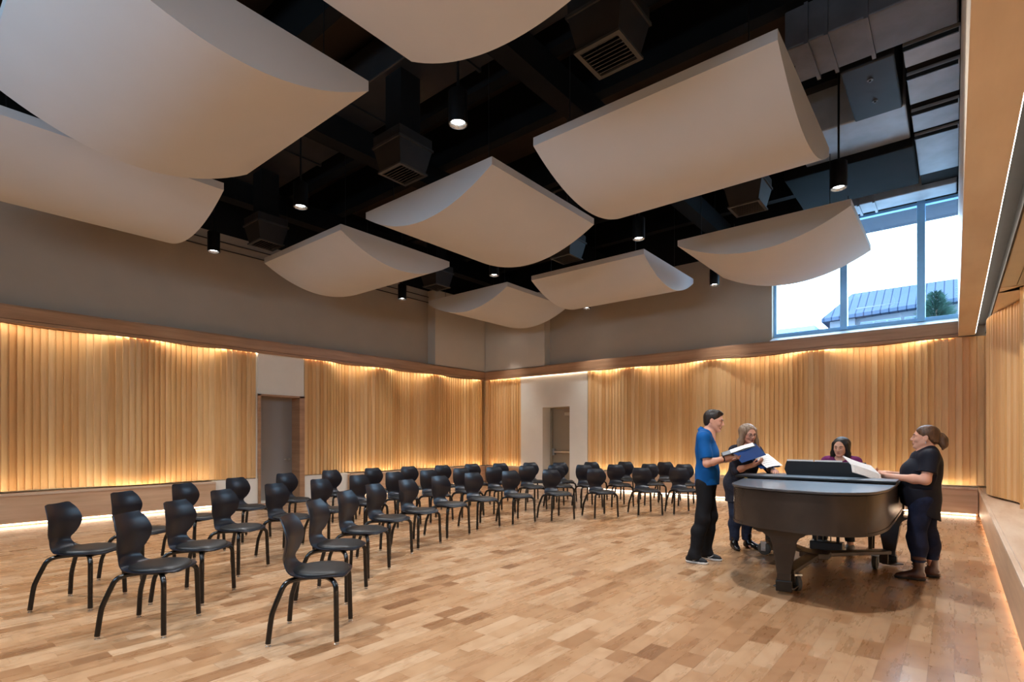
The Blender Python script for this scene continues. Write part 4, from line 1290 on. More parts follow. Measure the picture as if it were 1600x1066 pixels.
# ---- man in the blue polo shirt ----------------------------------------------------------------
def build_man():
    p = person(-2.20, 6.18, 15)
    tag(p, 'person in blue polo shirt and black trousers standing at left, reading from a black folder', 'person')
    sk = skin('man_skin', srgb(218, 162, 136))
    hipL, hipR = A_([-0.005, 0.085, 0.90]), A_([-0.005, -0.085, 0.90])
    kL, kR = A_([0.035, 0.10, 0.50]), A_([-0.03, -0.115, 0.50])
    aL, aR = A_([-0.01, 0.11, 0.10]), A_([-0.115, -0.135, 0.10])
    shL, shR = A_([-0.015, 0.185, 1.415]), A_([-0.015, -0.185, 1.415])
    elL, elR = A_([0.03, 0.255, 1.14]), A_([0.025, -0.245, 1.135])
    wrL, wrR = A_([0.205, 0.12, 1.165]), A_([0.205, -0.15, 1.195])
    hc = A_([0.085, 0.0, 1.615]); R = rot(-6, 12)
    F = Field((-0.30, -0.42, -0.0), (0.50, 0.42, 1.80), 0.0045)
    P = head(F, hc, R, 1.0, 1.1)
    F.bone(hc + R @ A_([-0.025, 0, -0.06]), (0.0, 0, 1.44), 0.055, 0.062, 0.03)
    F.bone((0.0, 0, 1.42), (0.0, 0, 1.0), 0.10, 0.10, 0.05, (1, 0.72, 1)); F.bone((-0.0, 0.14, 1.41), (0.0, -0.14, 1.41), 0.055, 0.055, 0.05)
    for s_, e_, w_ in ((shL, elL, wrL), (shR, elR, wrR)):
        arm_bones(F, s_, e_, w_)
    for h_, k_, a_ in ((hipL, kL, aL), (hipR, kR, aR)):
        leg_bones(F, h_, k_, a_, (0.075, 0.05, 0.034)); F.bone(a_, a_ + A_([0.09, 0, -0.07]), 0.032, 0.020, 0.02)
    hand(F, wrR + A_([0.012, 0.004, 0.004]), (0.86, 0.36, 0.25), (0.1, 0.45, -0.85), 1, 0.98, 0.55)
    hand(F, wrL + A_([0.012, -0.004, 0.002]), (0.86, -0.30, 0.10), (0.0, -0.2, 0.95), 1, 0.98, 0.35)
    F.mesh('body', sk, p)
    # polo shirt
    G = Field((-0.32, -0.42, 0.78), (0.30, 0.42, 1.60), 0.006)
    G.bone((-0.01, 0, 1.36), (0.01, 0, 1.22), 0.160, 0.165, 0.06, (1.5, 0.92, 1)); G.bone((0.01, 0, 1.22), (0.01, 0, 0.90), 0.165, 0.160, 0.06, (1.42, 0.98, 1))
    G.bone((0.01, 0, 1.0), (0.005, 0, 0.84), 0.160, 0.170, 0.06, (1.3, 1.0, 1))
    G.bone((-0.02, 0.16, 1.415), (-0.02, -0.16, 1.415), 0.066, 0.066, 0.06); G.bone((-0.015, 0.06, 1.455), (-0.015, -0.06, 1.455), 0.062, 0.062, 0.04)
    for s_, e_ in ((shL, elL), (shR, elR)):
        m = s_ + (e_ - s_) * 0.9
        G.bone(s_, m, 0.066, 0.068, 0.04)
    G.wrinkle(0.0035, 26, 1.3)
    G.plane((0, 0, 0.885), (0.05, 0, -1))
    for s_, e_ in ((shL, elL), (shR, elR)):
        d = nrm(e_ - s_); q = s_ + (e_ - s_) * 0.80
        sl, X, Y, Z = G.region(q - 0.12, q + 0.12)
        dd = (X - q[0]) * d[0] + (Y - q[1]) * d[1] + (Z - q[2]) * d[2]
        side = np.sign(s_[1]) * Y - 0.165
        G.D[sl] = np.maximum(G.D[sl], np.minimum(dd, side).astype(np.float32))
    G.ball((0.05, 0, 1.56), (0.075, 0.066, 0.10), 0.01, None, 'cut')
    blue = cloth('royal_blue_pique', srgb(0, 84, 152), 0.75)
    sh = G.mesh('polo_shirt', blue, p)
    b = MB(); b.grid([[(-0.012 + 0.078 * math.cos(a) * (1.0), 0.078 * math.sin(a), 1.480 - 0.022 * math.cos(a)), (0.004 + 0.068 * math.cos(a), 0.066 * math.sin(a), 1.520 - 0.036 * math.cos(a)), (-0.004 + 0.086 * math.cos(a), 0.086 * math.sin(a), 1.488 - 0.040 * math.cos(a)), (-0.004 + 0.094 * math.cos(a), 0.094 * math.sin(a), 1.470 - 0.046 * math.cos(a))] for a in [PI * 2 * k / 30 + 0.15 * (1 - 2 * k / 30) for k in range(31)]])
    o = b.build('collar', blue, sh, smooth=60); sm = o.modifiers.new('solid', 'SOLIDIFY'); sm.thickness = 0.004
    # trousers
    T = Field((-0.32, -0.34, 0.02), (0.30, 0.34, 1.02), 0.006)
    for h_, k_, a_ in ((hipL, kL, aL), (hipR, kR, aR)):
        leg_bones(T, h_, k_, a_, (0.092, 0.072, 0.060), 0.004)
        T.bone(a_, a_ + A_([0.01, 0, -0.035]), 0.064, 0.072, 0.03)
    T.bone((0, 0.07, 0.92), (0, -0.07, 0.92), 0.105, 0.105, 0.05); T.wrinkle(0.005, 22, 0.4)
    T.plane((0, 0, 0.055), (0.1, 0, -1)); T.plane((0, 0, 0.98), (0, 0, 1))
    T.mesh('trousers', cloth('black_trousers', srgb(19, 19, 22)), p)
    # short dark hair
    H = Field(hc - 0.17, hc + 0.19, 0.005)
    H.ball(P(-0.026, 0, 0.040), (0.103, 0.084, 0.090), 0.01, R)
    H.ball(P(-0.055, 0, -0.01), (0.062, 0.075, 0.075), 0.02, R)
    H.bone(P(0.03, -0.03, 0.112), P(0.068, -0.01, 0.098), 0.016, 0.011, 0.03); H.bone(P(0.03, 0.035, 0.108), P(0.066, 0.025, 0.094), 0.016, 0.011, 0.03)
    H.ball(P(0.115, 0, 0.010), (0.076, 0.10, 0.070), 0.012, R, 'cut')
    for q in (-1, 1):
        H.ball(P(0.078, q * 0.09, -0.03), (0.055, 0.06, 0.072), 0.01, R, 'cut'); H.ball(P(-0.008, q * 0.095, -0.022), (0.026, 0.035, 0.036), 0.008, R, 'cut')
    H.plane(P(-0.05, 0, -0.085), R @ A_([0.35, 0, -1]))
    H.mesh('hair', hairmat('short_dark_hair', srgb(22, 15, 12), srgb(44, 30, 22)), p)
    face_parts(p, P, R, 1.0, M['iris'], mottled('man_lips', srgb(170, 100, 88), 0.5), half=0.1, lidmat=sk)
    for toe, heel in ((A_([0.03, -0.175, 0]), A_([-0.215, -0.115, 0])), (A_([0.165, 0.075, 0]), A_([-0.075, 0.115, 0]))):
        so = shoe(p, 'shoe', toe, heel, cloth('black_trainer', srgb(22, 22, 24), 0.6), M['shoe_sole'])
        # white curved tick mark on the outer side
        d = nrm(toe - heel); n = A_([d[1], -d[0], 0]) * 1.0
        if n[1] > 0: n = -n
        pts = [heel + d * u + n * v + A_([0, 0, z]) for u, v, z in ((0.055, 0.0385, 0.068), (0.075, 0.042, 0.046), (0.105, 0.0425, 0.036), (0.135, 0.041, 0.048), (0.155, 0.036, 0.062))]
        b = MB(); b.tube(pts, [0.0015, 0.004, 0.0065, 0.004, 0.0015], 6); b.build('tick_mark', M['shoe_sole'], so, smooth=60)
    # watch on the near wrist
    b = MB(); ax = nrm(wrR - elR); q = wrR - ax * 0.02
    b.lathe([(0.029, -0.009), (0.033, -0.006), (0.033, 0.006), (0.029, 0.009)], 20, Matrix.Translation(Vector(q)) @ Vector(ax).to_track_quat('Z', 'Y').to_matrix().to_4x4()); b.build('wristwatch', M['black_satin'], p, smooth=50)
    return p

# ---- woman with glasses and long grey-blonde hair -----------------------------------------------
def build_glasses_woman():
    p = person(-2.08, 7.175, -38)
    tag(p, 'person with glasses and long grey blonde hair singing from a blue folder behind the piano', 'person')
    sk = skin('woman_skin', srgb(222, 166, 142))
    hipL, hipR = A_([-0.09, 0.085, 0.80]), A_([-0.09, -0.085, 0.80])
    kL, kR = A_([-0.03, 0.09, 0.44]), A_([-0.02, -0.10, 0.44])
    aL, aR = A_([-0.07, 0.09, 0.09]), A_([-0.05, -0.10, 0.09])
    shL, shR = A_([0.04, 0.165, 1.265]), A_([0.03, -0.165, 1.255])
    elL, elR = A_([0.16, 0.25, 1.03]), A_([0.11, -0.19, 1.01])
    wrL, wrR = A_([0.33, 0.17, 1.03]), A_([0.27, -0.08, 1.085])
    hc = A_([0.115, -0.01, 1.47]); R = rot(-2, 13, 4)
    F = Field((-0.30, -0.40, 0.0), (0.56, 0.42, 1.62), 0.0045)
    P = head(F, hc, R, 0.97, 0.95, 1.2)
    F.bone(hc + R @ A_([-0.025, 0, -0.06]), (0.045, 0, 1.29), 0.047, 0.055, 0.03)
    F.bone((0.04, 0, 1.26), (-0.08, 0, 0.85), 0.09, 0.10, 0.05, (1, 0.75, 1)); F.bone((0.035, 0.12, 1.25), (0.035, -0.12, 1.25), 0.05, 0.05, 0.05)
    for s_, e_, w_ in ((shL, elL, wrL), (shR, elR, wrR)):
        arm_bones(F, s_, e_, w_, (0.042, 0.036, 0.025))
    for h_, k_, a_ in ((hipL, kL, aL), (hipR, kR, aR)):
        leg_bones(F, h_, k_, a_, (0.075, 0.05, 0.034)); F.bone(a_, a_ + A_([0.08, 0, -0.06]), 0.030, 0.018, 0.02)
    hand(F, wrR + A_([0.01, 0.004, 0]), (0.75, 0.55, 0.38), (-0.35, 0.2, 0.9), 1, 0.9, 0.5)
    hand(F, wrL + A_([0.012, -0.004, -0.002]), (0.80, -0.55, -0.05), (0, 0, -1), 1, 0.9, 0.3)
    F.mesh('body', sk, p)
    G = Field((-0.34, -0.40, 0.50), (0.34, 0.42, 1.42), 0.006)
    G.bone((0.035, 0, 1.21), (0.02, 0, 1.10), 0.150, 0.155, 0.06, (1.15, 0.95, 1)); G.bone((0.02, 0, 1.10), (-0.08, 0, 0.84), 0.15, 0.185, 0.07, (1.1, 0.98, 1)); G.bone((-0.08, 0, 0.84), (-0.07, 0, 0.60), 0.185, 0.185, 0.06, (1.1, 1, 1))
    G.bone((0.02, 0.13, 1.265), (0.02, -0.13, 1.265), 0.058, 0.058, 0.05); G.ball((0.13, 0.06, 1.13), 0.08, 0.05); G.ball((0.13, -0.06, 1.13), 0.08, 0.05)
    for s_, e_ in ((shL, elL), (shR, elR)):
        G.bone(s_, e_ + (e_ - s_) * 0.02, 0.060, 0.056, 0.04)
    G.wrinkle(0.004, 24, 2.1)
    G.plane((0, 0, 0.60), (0.0, 0, -1)); G.ball((0.10, 0, 1.39), (0.085, 0.075, 0.10), 0.01, None, 'cut')
    G.mesh('dress', cloth('charcoal_denim', srgb(40, 42, 54), 0.85, scale=40, amt=0.3), p)
    # blue scarf edge at the neck
    b = MB(); b.tube([(0.09 * math.cos(a) + 0.055, 0.082 * math.sin(a), 1.305 - 0.035 * math.cos(a)) for a in [2 * PI * k / 24 for k in range(25)]], 0.016, 8, caps=False); b.build('neckline', cloth('navy_knit', srgb(24, 30, 44)), p, smooth=60)
    T = Field((-0.30, -0.30, 0.05), (0.25, 0.30, 0.78), 0.006)
    for h_, k_, a_ in ((hipL, kL, aL), (hipR, kR, aR)):
        leg_bones(T, h_ - A_([0, 0, 0.1]), k_, a_, (0.085, 0.066, 0.052), 0.003)
    T.wrinkle(0.003, 30, 0.2); T.plane((0, 0, 0.10), (0, 0, -1))
    T.mesh('jeans', cloth('dark_blue_jeans', srgb(34, 42, 62), 0.8, scale=30, amt=0.3), p)
    for toe, heel in ((A_([0.13, -0.16, 0]), A_([-0.10, -0.09, 0])), (A_([0.16, 0.17, 0]), A_([-0.11, 0.08, 0]))):
        shoe(p, 'boot', toe, heel, mottled('glossy_black_boot', srgb(18, 16, 17), 0.18, amt=0.2), None, 0.1, 0.038, 0.17, 0.047)
    H = Field(hc - A_([0.20, 0.20, 0.30]), hc + A_([0.18, 0.20, 0.18]), 0.005)
    H.ball(P(-0.026, 0, 0.038), (0.104, 0.088, 0.092), 0.01, R)
    H.bone(P(-0.06, 0, 0.03), P(-0.055, 0, -0.17), 0.082, 0.055, 0.03, (1, 0.85, 1))
    for q in (-1, 1):
        H.bone(P(0.01, q * 0.074, 0.045), P(-0.005, q * 0.106, -0.10), 0.030, 0.038, 0.03); H.bone(P(-0.005, q * 0.106, -0.10), P(0.035, q * 0.135, -0.215), 0.038, 0.026, 0.03)
    H.ball(P(0.128, 0, 0.0), (0.105, 0.066, 0.098), 0.012, R, 'cut')
    H.ball(P(0.08, 0, -0.12), (0.10, 0.066, 0.12), 0.012, R, 'cut')
    H.mesh('hair', hairmat('grey_blonde_hair', srgb(104, 78, 56), srgb(172, 150, 128)), p)
    face_parts(p, P, R, 0.97, hairmat('light_brow', srgb(110, 84, 66), srgb(130, 104, 84)), mottled('lips_a', srgb(176, 96, 90), 0.4), mottled('dark_spectacle_frame', srgb(40, 30, 28), 0.3), half=1.0, lidmat=sk)
    return p

# ---- pianist ------------------------------------------------------------------------------------
def build_pianist():
    p = person(-1.13, 8.12, -90)
    tag(p, 'person in purple top with long black hair seated at the keyboard', 'person')
    sk = skin('pianist_skin', srgb(226, 174, 148))
    hipL, hipR = A_([-0.02, 0.09, 0.575]), A_([-0.02, -0.09, 0.575])
    kL, kR = A_([0.40, 0.10, 0.53]), A_([0.40, -0.11, 0.53])
    aL, aR = A_([0.28, 0.13, 0.10]), A_([0.36, -0.16, 0.11])
    shL, shR = A_([0.04, 0.175, 1.125]), A_([0.04, -0.175, 1.125])
    elL, elR = A_([0.16, 0.25, 0.80]), A_([0.16, -0.25, 0.80])
    wrL, wrR = A_([0.40, 0.21, 0.775]), A_([0.40, -0.21, 0.775])
    hc = A_([0.10, 0.0, 1.305]); R = rot(-9, 12, -3)
    F = Field((-0.26, -0.40, 0.0), (0.66, 0.40, 1.46), 0.0045)
    P = head(F, hc, R, 0.98, 0.95)
    F.bone(hc + R @ A_([-0.025, 0, -0.06]), (0.04, 0, 1.14), 0.047, 0.054, 0.03)
    F.bone((0.04, 0, 1.11), (-0.02, 0, 0.64), 0.085, 0.10, 0.05, (1, 0.75, 1)); F.bone((0.04, 0.12, 1.115), (0.04, -0.12, 1.115), 0.048, 0.048, 0.05)
    for s_, e_, w_ in ((shL, elL, wrL), (shR, elR, wrR)):
        arm_bones(F, s_, e_, w_, (0.042, 0.034, 0.024))
    for h_, k_, a_ in ((hipL, kL, aL), (hipR, kR, aR)):
        leg_bones(F, h_, k_, a_, (0.08, 0.05, 0.034)); F.bone(a_, a_ + A_([0.08, 0, -0.07]), 0.030, 0.018, 0.02)
    for w_, q in ((wrL, 1), (wrR, -1)):
        hand(F, w_ + A_([0.012, 0, 0.0]), (1, 0, -0.12), (0, 0, -1), -q, 0.9, 0.45)
    F.mesh('body', sk, p)
    G = Field((-0.28, -0.40, 0.50), (0.52, 0.40, 1.24), 0.006)
    G.bone((0.035, 0, 1.07), (0.01, 0, 0.90), 0.145, 0.15, 0.06, (1.2, 0.95, 1)); G.bone((0.01, 0, 0.90), (-0.02, 0, 0.60), 0.148, 0.165, 0.06, (1.15, 0.95, 1))
    G.bone((0.035, 0.14, 1.125), (0.035, -0.14, 1.125), 0.056, 0.056, 0.05)
    for s_, e_, w_ in ((shL, elL, wrL), (shR, elR, wrR)):
        arm_bones(G, s_, e_, e_ * 0.3 + w_ * 0.7, (0.052, 0.045, 0.036), 0.004)
    G.wrinkle(0.003, 26, 0.9); G.plane((0, 0, 0.56), (0, 0, -1)); G.ball((0.105, 0, 1.21), (0.085, 0.078, 0.10), 0.01, None, 'cut')
    G.mesh('top', cloth('purple_knit', srgb(104, 30, 84), 0.8), p)
    T = Field((-0.24, -0.32, 0.05), (0.56, 0.32, 0.76), 0.006)
    for h_, k_, a_ in ((hipL, kL, aL), (hipR, kR, aR)):
        leg_bones(T, h_, k_, a_, (0.088, 0.066, 0.046), 0.004)
    T.bone((-0.04, 0.07, 0.60), (-0.04, -0.07, 0.60), 0.095, 0.095, 0.05); T.plane((0, 0, 0.13), (0, 0, -1))
    T.mesh('trousers', cloth('black_leggings', srgb(24, 25, 30)), p)
    for toe, heel in ((A_([0.45, 0.15, 0]), A_([0.21, 0.12, 0])), (A_([0.53, -0.19, 0]), A_([0.30, -0.15, 0]))):
        shoe(p, 'shoe', toe, heel, mottled('grey_patterned_trainer', srgb(112, 112, 114), 0.7, amt=0.6, scale=60), M['shoe_sole'])
    H = Field(hc - A_([0.20, 0.20, 0.36]), hc + A_([0.18, 0.20, 0.18]), 0.005)
    H.ball(P(-0.026, 0, 0.034), (0.102, 0.084, 0.090), 0.01, R)
    H.bone(P(-0.06, 0, 0.03), P(-0.065, 0, -0.24), 0.080, 0.060, 0.03, (1, 0.8, 1))
    for q in (-1, 1):
        H.bone(P(0.015, q * 0.070, 0.040), P(0.0, q * 0.086, -0.09), 0.026, 0.030, 0.03); H.bone(P(0.0, q * 0.086, -0.09), P(0.03, q * 0.085, -0.23), 0.030, 0.022, 0.03)
    H.ball(P(0.125, 0, 0.0), (0.105, 0.062, 0.098), 0.012, R, 'cut')
    H.ball(P(0.09, 0, -0.13), (0.11, 0.060, 0.13), 0.012, R, 'cut')
    H.mesh('hair', hairmat('long_black_hair', srgb(14, 11, 12), srgb(34, 28, 28)), p)
    face_parts(p, P, R, 0.98, M['iris'], mottled('lips_b', srgb(180, 108, 98), 0.4), half=0.3, lidmat=sk)
    return p

# ---- woman in the navy tunic --------------------------------------------------------------------
def build_tunic_woman():
    p = person(-0.205, 6.84, 186)
    tag(p, 'person in dark navy tunic, jeans and brown boots standing at the right of the piano', 'person')
    sk = skin('tunic_skin', srgb(224, 168, 142))
    hipL, hipR = A_([0.055, 0.095, 0.80]), A_([0.04, -0.095, 0.80])
    kL, kR = A_([0.10, 0.10, 0.43]), A_([-0.01, -0.10, 0.43])
    aL, aR = A_([0.085, 0.115, 0.10]), A_([-0.045, -0.11, 0.10])
    shL, shR = A_([-0.01, 0.170, 1.235]), A_([0.0, -0.170, 1.235])
    elL, elR = A_([0.035, 0.225, 1.005]), A_([0.06, -0.22, 1.0])
    wrL, wrR = A_([0.29, 0.13, 1.025]), A_([0.31, -0.10, 1.04])
    hc = A_([0.03, 0.0, 1.425]); R = rot(-2, -2)
    F = Field((-0.34, -0.42, 0.0), (0.52, 0.42, 1.58), 0.0045)
    P = head(F, hc, R, 0.98, 1.05)
    F.bone(hc + R @ A_([-0.03, 0, -0.06]), (-0.01, 0, 1.26), 0.056, 0.064, 0.03)
    F.bone((0.02, 0, 1.20), (0.06, 0, 0.85), 0.11, 0.12, 0.05, (1, 0.75, 1)); F.bone((-0.01, 0.13, 1.225), (0.0, -0.13, 1.225), 0.055, 0.055, 0.05)
    for s_, e_, w_ in ((shL, elL, wrL), (shR, elR, wrR)):
        arm_bones(F, s_, e_, w_, (0.052, 0.042, 0.026))
    for h_, k_, a_ in ((hipL, kL, aL), (hipR, kR, aR)):
        leg_bones(F, h_, k_, a_, (0.09, 0.058, 0.038)); F.bone(a_, a_ + A_([0.08, 0, -0.07]), 0.030, 0.018, 0.02)
    hand(F, wrL + A_([0.012, -0.004, 0.0]), (0.93, -0.25, 0.08), (0.05, -0.65, 0.6), 1, 0.9, 0.6)
    hand(F, wrR + A_([0.012, 0.004, 0.0]), (0.90, 0.25, 0.12), (0.05, 0.55, 0.7), -1, 0.9, 0.6)
    F.mesh('body', sk, p)
    G = Field((-0.40, -0.44, 0.48), (0.36, 0.44, 1.36), 0.006)
    G.bone((0.015, 0, 1.17), (0.05, 0, 1.02), 0.165, 0.175, 0.06, (1.2, 0.95, 1)); G.bone((0.05, 0, 1.02), (0.065, 0, 0.84), 0.175, 0.180, 0.06, (1.12, 0.96, 1))
    G.ball((0.14, 0.075, 1.09), 0.085, 0.06); G.ball((0.14, -0.075, 1.09), 0.085, 0.06); G.ball((0.115, 0, 0.95), (0.105, 0.15, 0.14), 0.06)
    G.bone((0.065, 0, 0.84), (0.045, 0, 0.58), 0.175, 0.170, 0.06, (1.1, 0.95, 1))
    G.bone((-0.01, 0.14, 1.235), (-0.005, -0.14, 1.235), 0.068, 0.068, 0.06); G.bone((-0.012, 0.05, 1.275), (-0.012, -0.05, 1.275), 0.060, 0.060, 0.04)
    for s_, e_ in ((shL, elL), (shR, elR)):
        m = s_ + (e_ - s_) * 0.9
        G.bone(s_, m, 0.070, 0.074, 0.04)
    G.wrinkle(0.004, 20, 0.6)
    # hem drops towards the back
    G.plane((0.20, 0, 0.74), (0.5, 0, -1)); G.plane((0, 0, 0.565), (0, 0, -1))
    for s_, e_ in ((shL, elL), (shR, elR)):
        d = nrm(e_ - s_); q = s_ + (e_ - s_) * 0.68
        sl, X, Y, Z = G.region(q - 0.16, q + 0.16)
        dd = (X - q[0]) * d[0] + (Y - q[1]) * d[1] + (Z - q[2]) * d[2]
        side = np.sign(s_[1]) * Y - 0.175
        G.D[sl] = np.maximum(G.D[sl], np.minimum(dd, side).astype(np.float32))
    G.ball((0.055, 0, 1.345), (0.095, 0.085, 0.11), 0.01, None, 'cut')
    G.mesh('tunic', cloth('navy_crepe', srgb(24, 26, 38), 0.7), p)
    T = Field((-0.34, -0.32, 0.10), (0.26, 0.32, 0.90), 0.006)
    for h_, k_, a_ in ((hipL, kL, aL), (hipR, kR, aR)):
        leg_bones(T, h_, k_, a_ + A_([0, 0, 0.03]), (0.108, 0.074, 0.047), 0.003)
    T.wrinkle(0.003, 34, 0.2); T.plane((0, 0, 0.18), (0, 0, -1))
    T.mesh('jeans', cloth('indigo_jeans', srgb(28, 36, 62), 0.8, scale=30, amt=0.25), p)
    bt = mottled('brown_leather_boot', srgb(74, 42, 28), 0.4, amt=0.25, scale=12)
    for toe, heel in ((A_([0.285, 0.125, 0]), A_([0.02, 0.115, 0])), (A_([0.15, -0.13, 0]), A_([-0.11, -0.105, 0]))):
        bo = shoe(p, 'boot', toe, heel, bt, mottled('dark_boot_sole', srgb(30, 24, 20), 0.6), 0.1, 0.040, 0.215, 0.052)
        d = nrm(toe - heel); s0 = heel + d * 0.062
        b = MB(); b.lathe([(0.056, 0.205), (0.060, 0.21), (0.061, 0.235), (0.056, 0.241)], 22, Matrix.Translation(Vector(s0)), caps=False); b.build('boot_cuff', bt, bo, smooth=50)
        b = MB()
        for k in range(5):
            z = 0.09 + 0.028 * k
            b.tube([s0 + d * 0.045 + A_([-d[1], d[0], 0]) * 0.018 + A_([0, 0, z]), s0 + d * 0.056 + A_([0, 0, z + 0.008]), s0 + d * 0.045 - A_([-d[1], d[0], 0]) * 0.018 + A_([0, 0, z + 0.014])], 0.003, 6)
        b.build('laces', M['iris'], bo)
    H = Field(hc - A_([0.24, 0.18, 0.20]), hc + A_([0.18, 0.18, 0.18]), 0.005)
    H.ball(P(-0.028, 0, 0.040), (0.104, 0.085, 0.088), 0.01, R); H.ball(P(-0.075, 0, -0.005), (0.062, 0.072, 0.068), 0.02, R)
    H.ball(P(-0.150, 0, -0.02), (0.046, 0.050, 0.050), 0.025, R); H.ball(P(-0.160, 0.01, -0.065), (0.036, 0.042, 0.042), 0.02, R); H.ball(P(-0.142, -0.02, 0.02), 0.030, 0.02)
    H.bone(P(-0.168, 0.02, -0.07), P(-0.152, 0.03, -0.115), 0.020, 0.010, 0.015)
    H.ball(P(0.118, 0, 0.0), (0.080, 0.10, 0.072), 0.012, R, 'cut')
    for q in (-1, 1):
        H.ball(P(0.055, q * 0.09, -0.045), (0.055, 0.06, 0.070), 0.01, R, 'cut'); H.ball(P(-0.008, q * 0.095, -0.016), (0.026, 0.035, 0.032), 0.008, R, 'cut')
    H.plane(P(-0.05, 0, -0.075), R @ A_([0.6, 0, -1]))
    H.mesh('hair', hairmat('brown_bun_hair', srgb(46, 28, 20), srgb(110, 76, 50)), p)
    face_parts(p, P, R, 0.98, M['iris'], mottled('lips_c', srgb(172, 100, 92), 0.4), half=0.3, lidmat=sk)
    b = MB(); b.tube([P(-0.012, 0.086, -0.04), P(-0.012, 0.09, -0.062)], 0.003, 8); b.build('earring', M['steel'], p)
    return p

man = build_man(); glw = build_glasses_woman(); pia = build_pianist(); tun = build_tunic_woman()

# ------------------------------------------------------------------ what they hold
def local(p, v):
    return Matrix.Rotation(p.rotation_euler[2], 3, 'Z') @ Vector(v)
def at(p, v):
    return Vector(p.location) + local(p, v)
M['folder_black'] = mottled('black_folder_cover', srgb(18, 18, 22), 0.5, amt=0.2)
M['folder_blue'] = mottled('navy_blue_folder', srgb(2, 48, 104), 0.6, amt=0.1, spec=0.12)
M['grey_card'] = mottled('grey_pocket', srgb(120, 126, 130), 0.5, amt=0.05)
def board(name, parent, w, h, th, mat, loc, M3, bevel=0.004):
    b = MB(); b.box(-w / 2, w / 2, -h / 2, h / 2, -th, 0)
    o = b.build(name, mat, parent, bevel=bevel)
    m = M3.to_4x4(); m.translation = loc
    o.matrix_local = m
    return o
# black folder of the man: a wide flat board tipped towards him
fd = empty('folder', at(man, (0.335, -0.06, 1.292)), man.rotation_euler[2]); tag(fd, 'open black folder with white paper held by the man in blue', 'folder', 'music folders held by the singers')
FM = frame3((0.92, 0.0, 0.36), (0.0, 1, 0.0))
FM = frame3((0.94, 0.05, 0.33), (-0.12, 0.93, 0.12))
board('cover', fd, 0.36, 0.27, 0.006, M['folder_black'], Vector((0, 0, 0)), FM)
z = FM @ Vector((0, 0, 1))
sheet('paper', None, None, 0.25, 0.22, M['score'], FM @ Vector((0.045, 0.0, 0.004)), FM, 0.003, parent=fd)
board('pocket', fd, 0.085, 0.22, 0.001, M['grey_card'], FM @ Vector((-0.125, 0.0, 0.003)), FM, 0.0003)
# blue folder of the woman with glasses: a raised cover turned to the room and a lower one with a loose white sheet
RT = Vector((math.cos(math.radians(FDIR)), math.sin(math.radians(FDIR)), 0)); FW = Vector((-RT.y, RT.x, 0)); UP = Vector((0, 0, 1))
fp = Vector((-1.93, 6.93, 1.18))
f2 = empty('folder', fp); tag(f2, 'open blue folder held by the person with glasses', 'folder', 'music folders held by the singers')
A1 = frame3(RT * 0.94 + UP * 0.30 + FW * 0.1, FW * 0.72 + UP * 0.66)
board('cover', f2, 0.33, 0.22, 0.004, M['folder_blue'], Vector(RT * -0.02 + UP * 0.055), A1)
B1 = frame3(RT * 1.0 + UP * 0.10 + FW * 0.1, FW * 0.80 + UP * 0.48)
board('cover', f2, 0.26, 0.26, 0.004, M['folder_blue'], Vector(RT * 0.19 - UP * 0.055 + FW * 0.02), B1)
B2 = frame3(RT * 1.0 + UP * 0.12 + FW * 0.25, FW * 0.80 + UP * 0.48)
sheet('music_sheet', 'white sheet of music lying on the blue folder', 'sheet music', 0.23, 0.27, M['score'], fp + Vector(RT * 0.215 - UP * 0.040 + FW * 0.012), B2, 0.012)
# booklet of the woman in the tunic
bp = RT * 3.62 + FW * 5.47 + UP * 1.070
bk = empty('music_booklet', bp); tag(bk, 'open white music booklet held over the piano by the person in navy', 'booklet')
lx = RT * 0.90 - UP * 0.31 + FW * 0.05
K1 = frame3(lx, UP * 0.75 + FW * 0.55 + RT * 0.2)
K2 = frame3(lx, FW * 0.90 + UP * 0.42 + RT * 0.15)
sheet('page', None, None, 0.33, 0.10, M['score'], Vector(-UP * 0.01), K1, 0.006, 0.006, parent=bk)
sheet('page', None, None, 0.33, 0.20, M['score'], Vector(UP * 0.068 + FW * 0.115 + RT * 0.02), K2, -0.008, 0.006, parent=bk)

# ------------------------------------------------------------------ outside, seen through the high window
M['ext_wall'] = mottled('pale_render', srgb(84, 90, 100), 0.8, amt=0.05, scale=0.5)
M['ext_trim'] = mottled('slate_blue_trim', srgb(96, 118, 150), 0.6, amt=0.05)
t = NT('standing_seam_roof')
sp = t.node('ShaderNodeSeparateXYZ'); t.link(t.coords(), sp.inputs[0])
st = t.math('FRACT', t.math('MULTIPLY', sp.outputs[0], 2.0))
t.set(t.mix('MIX', t.math('GREATER_THAN', st, 0.86), srgb(56, 66, 82), srgb(26, 36, 54)), 0.9, 0.0, 0.1)
M['ext_roof'] = t.m
M['ext_glass'] = mottled('blue_window_glass', srgb(46, 66, 90), 0.2, amt=0.2, scale=0.6)
bl = empty('neighbour_building', (-2.0, 46, 0)); tag(bl, 'pale blue hip roofed building seen through the high window', 'building')
b = MB(); b.box(-3.6, 9, 0.6, 9, 0, 11.0); b.box(-5.2, -3.6, 0.2, 7, 0, 10.2); b.build('wall', M['ext_wall'], bl)
b = MB()
b.add([(-5.7, -0.2, 10.35), (10, -0.2, 10.95), (10, 10, 10.95), (-5.7, 10, 10.35), (-4.2, 3.5, 12.75), (2.0, 3.5, 12.75), (-5.7, -0.2, 10.1), (10, -0.2, 10.7), (10, 10, 10.7), (-5.7, 10, 10.1)],
      [(0, 1, 5, 4), (1, 2, 5), (2, 3, 4, 5), (3, 0, 4), (0, 1, 7, 6), (1, 2, 8, 7), (2, 3, 9, 8), (3, 0, 6, 9), (6, 7, 8, 9)])
b.build('roof', M['ext_roof'], bl)
